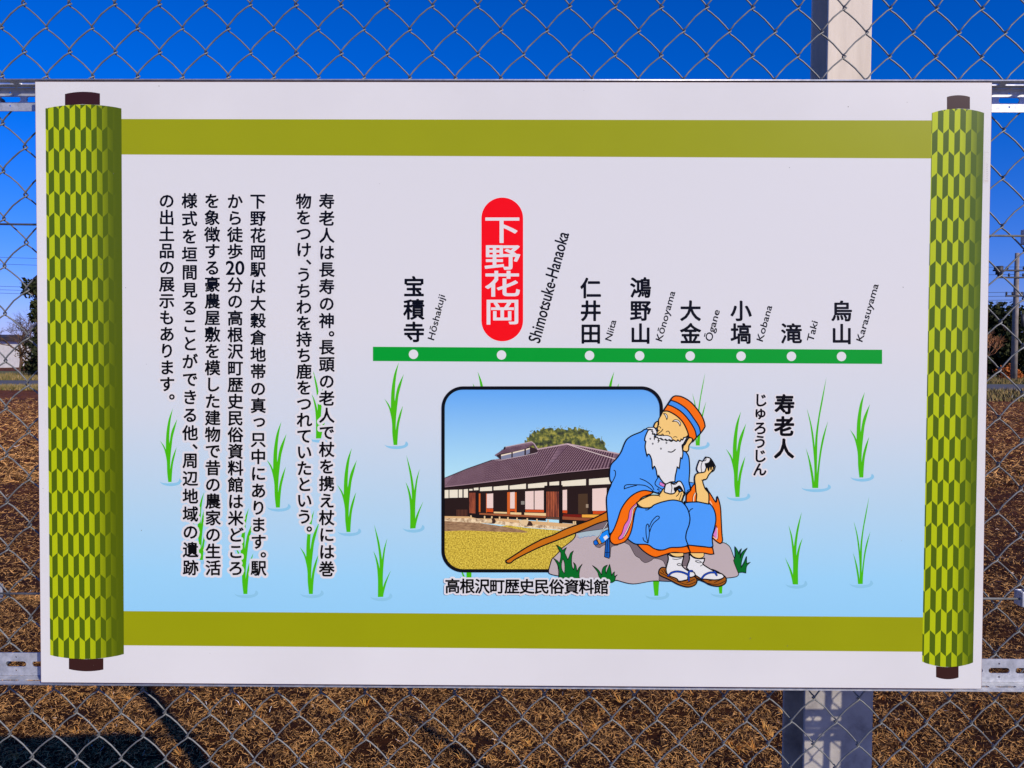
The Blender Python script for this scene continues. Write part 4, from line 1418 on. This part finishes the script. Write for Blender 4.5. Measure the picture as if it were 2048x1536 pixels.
fl = Art('feet_drawing', label='white socks and brown straw sandals in the printed drawing')
# feet
for sd_, sk, an, lines in (
    ('@2 1300,1175 1400,1235 1500,1292 1620,1312 1700,1280 1722,1220 1680,1160 1500,1080', '@2 1215,870! 1280,922 1350,935 1425,930! 1420,970 1405,1010 1500,1075 1600,1128 1665,1145 1690,1185 1640,1215 1560,1225 1440,1215 1385,1210 1300,1160! 1240,1120 1180,1060! 1200,1000 1220,940', '@2 1225,855! 1415,855! 1415,905 1350,930 1270,905', ('@2 1390,1200 1430,1155 1500,1125 1575,1125', '@2 1560,1110 1590,1160')),
    ('@2 880,1055 822,1070 800,1120 820,1165 950,1225 1080,1292 1200,1322 1290,1298 1322,1240 1290,1180 1100,1100', '@2 920,868! 980,905 1080,915 1142,905! 1128,960 1120,1030 1180,1088 1230,1110 1280,1120 1295,1165 1240,1190 1200,1180 1185,1225 1080,1242 1040,1205 930,1160 900,1090 912,1020 932,940', '@2 945,855! 1138,855! 1132,898 1050,910 985,892', ('@2 925,1172 980,1125 1060,1110 1150,1130 1205,1165 1210,1232', '@2 1208,1165 1215,1110 1255,1102'))):
    fl.fill(sd_, (150, 84, 20), OW)
    fl.fill(an, SKN, 1.3)
    fl.fill(sk, WHT, OW)
    for l_ in lines:
        fl.stroke(l_, 4.4, BK)
    for l_ in lines:
        fl.stroke(l_, 3.0, (22, 62, 160))
for s_ in ('@2 990,938 1040,945 1110,930', '@2 1050,1010 1080,1000 1125,1025 1070,1028 1050,1012', '@2 1300,965 1340,962 1385,985 1340,990 1302,970', '@2 1370,1035 1400,1018', '@2 820,1125 950,1190 1090,1260 1200,1290 1310,1250', '@2 1330,1215 1450,1265 1600,1285 1715,1235', '@2 840,1090 870,1130', '@2 870,1080 900,1140', '@2 1100,1240 1200,1215', '@2 1180,1265 1290,1215', '@2 1480,1240 1540,1225', '@2 1560,1260 1660,1215'):
    fl.stroke(s_, 1.1)
fl.done()
fl = Art('head_drawing', label='smiling face and long white beard in the printed drawing')
# head
fl.fill('@1 795,425! 760,440 738,480 735,505 760,520 785,500', SKN, OW)
fl.fill('@1 860,290! 830,350 802,400 800,470 780,510 790,560 765,600 800,640 950,650 980,690 1100,700 1160,660 1205,610! 1190,500 1100,390 1000,320 920,285', SKN, 1.4)
fl.fill('@1 1205,615! 1175,640 1140,650! 1125,680 1105,670! 1090,700 1060,680! 1040,700 1000,680! 970,700 930,675! 905,690 880,665! 850,680 810,650! 780,640 740,640! 745,610 715,600! 720,560 700,540! 660,545 635,590! 615,640 608,690! 625,700! 615,780 640,905! 655,875 680,890 705,960 712,1050 720,1078! 740,1040 765,1090 775,1150 790,1195! 800,1165! 830,1220 890,1280 960,1255 1020,1252! 1025,1180 1038,1120 1052,1050! 1080,1070! 1098,925! 1118,935! 1130,860 1118,760 1135,740!', WHT, OW)
fl.fill('@1 630,525! 660,512 700,510 740,515 770,560 775,600! 740,612! 745,595 715,600! 722,570 702,565! 715,540 680,545! 690,535 650,538!', WHT, 1.4)
fl.fill('@1 760,640! 768,618 830,622 920,622 975,650 985,690! 940,672! 925,690! 890,668! 870,685! 830,655! 800,665!', WHT, 1.3)
for s_, w in (('@1 855,535 838,560 800,590 775,605 830,615 850,600 870,622', 1.5), ('@1 780,530 790,505 815,502 828,522', 1.2), ('@1 900,572 925,560 945,575 950,600', 1.2), ('@1 1000,645 1025,636 1050,645', 1.1), ('@1 930,842 980,845 1025,812', 1.8),
             ('@1 735,665 770,640 800,665! 790,690! 810,690! 790,715', 1.5), ('@1 740,680 745,640', 1.2), ('@1 780,550 810,552', 1.1), ('@1 775,605 770,560', 1.1)):
    fl.stroke(s_, w)
fl.fill('@1 865,320! 900,328 920,365 910,405! 892,355', WHT, 1.2)
fl.fill('@1 985,430! 1020,405 1070,415 1098,455 1090,492! 1065,445 1030,428', WHT, 1.2)
for x, y in ((718, 732), (905, 720), (830, 800), (685, 665)):
    fl.fill([(1200 + .1465 * (x + 9 * math.cos(t * .785)), 780 + .1465 * (y + 11 * math.sin(t * .785))) for t in range(8)], (150, 150, 158), .7, sm=False)
fl.done()
ht = Art('hat_drawing', label='orange and blue striped cap in the printed drawing')
ht.fill('@1 860,290! 920,200 980,110 1005,88 1040,80 1120,95 1230,160 1330,270 1400,380 1430,480 1420,520 1370,590 1310,650 1270,702! 1262,670 1210,640! 1190,560 1130,440 1040,350 930,290', ORG, OW + .2)
ht.fill('@1 965,140! 1060,175 1180,260 1280,390 1350,500 1370,590! 1315,645! 1290,540 1210,410 1110,300 1000,230 920,200!', BL2, OW)
ht.done()
er = Art('ear_drawing')
er.fill('@1 1240,652 1205,660 1165,730! 1150,750 1140,745! 1130,790 1128,815 1150,835 1190,838 1208,810 1213,755 1250,705 1260,670', SKN, OW)
er.done()

# caption
cap = []
for k, ch in enumerate('高根沢町歴史民俗資料館'):
    G = glyph(ch)
    cap.append((place(G, 905.2 + k * 29.72, 1171.4 + k * .16, 31.0, 31.0), G[1], G[2]))
halo([(P[np.array(ed)[:, 0]], P[np.array(ed)[:, 1]]) for P, Ff, ed in cap], 4.6)
emit('caption', cap, BLK, w=.8)
Layer.cur = PLANTS_TOP
# small worn sticker on the right margin
a = Art('sticker', label='small faded label on the right margin')
a.fill('1968,300 1978,300 1977,366 1967,366', (204, 202, 208), sm=False)
a.stroke('1970,305 1977,305', .6, (186, 178, 186), sm=False); a.stroke('1970,305 1969,362', .5, (196, 186, 190), sm=False)
a.stroke('1969,362 1976,362', .7, (160, 120, 115), sm=False)
for k in range(9):
    y = 328 + k * 3.6
    a.stroke('1972,%g 1975.5,%g' % (y, y + 1.2), .6, (165, 156, 164), sm=False)
a.done()
Layer.cur = PLANTS_TOP
# specks of dirt
a = Art('dirt_specks')
rs = random.Random(5)
for k in range(40):
    x, y = rs.uniform(80, 1960), rs.uniform(170, 1360)
    if 300 < x < 1770 and 380 < y < 1200:
        continue
    r = rs.uniform(.4, 1.0)
    a.poly([(x + r * math.cos(q), y + r * 1.2 * math.sin(q)) for q in (0, 1.2, 2.4, 3.6, 4.8)], ink((110, 100, 100)))
a.done()['kind'] = 'stuff'
bpy.data.objects.remove(fo)
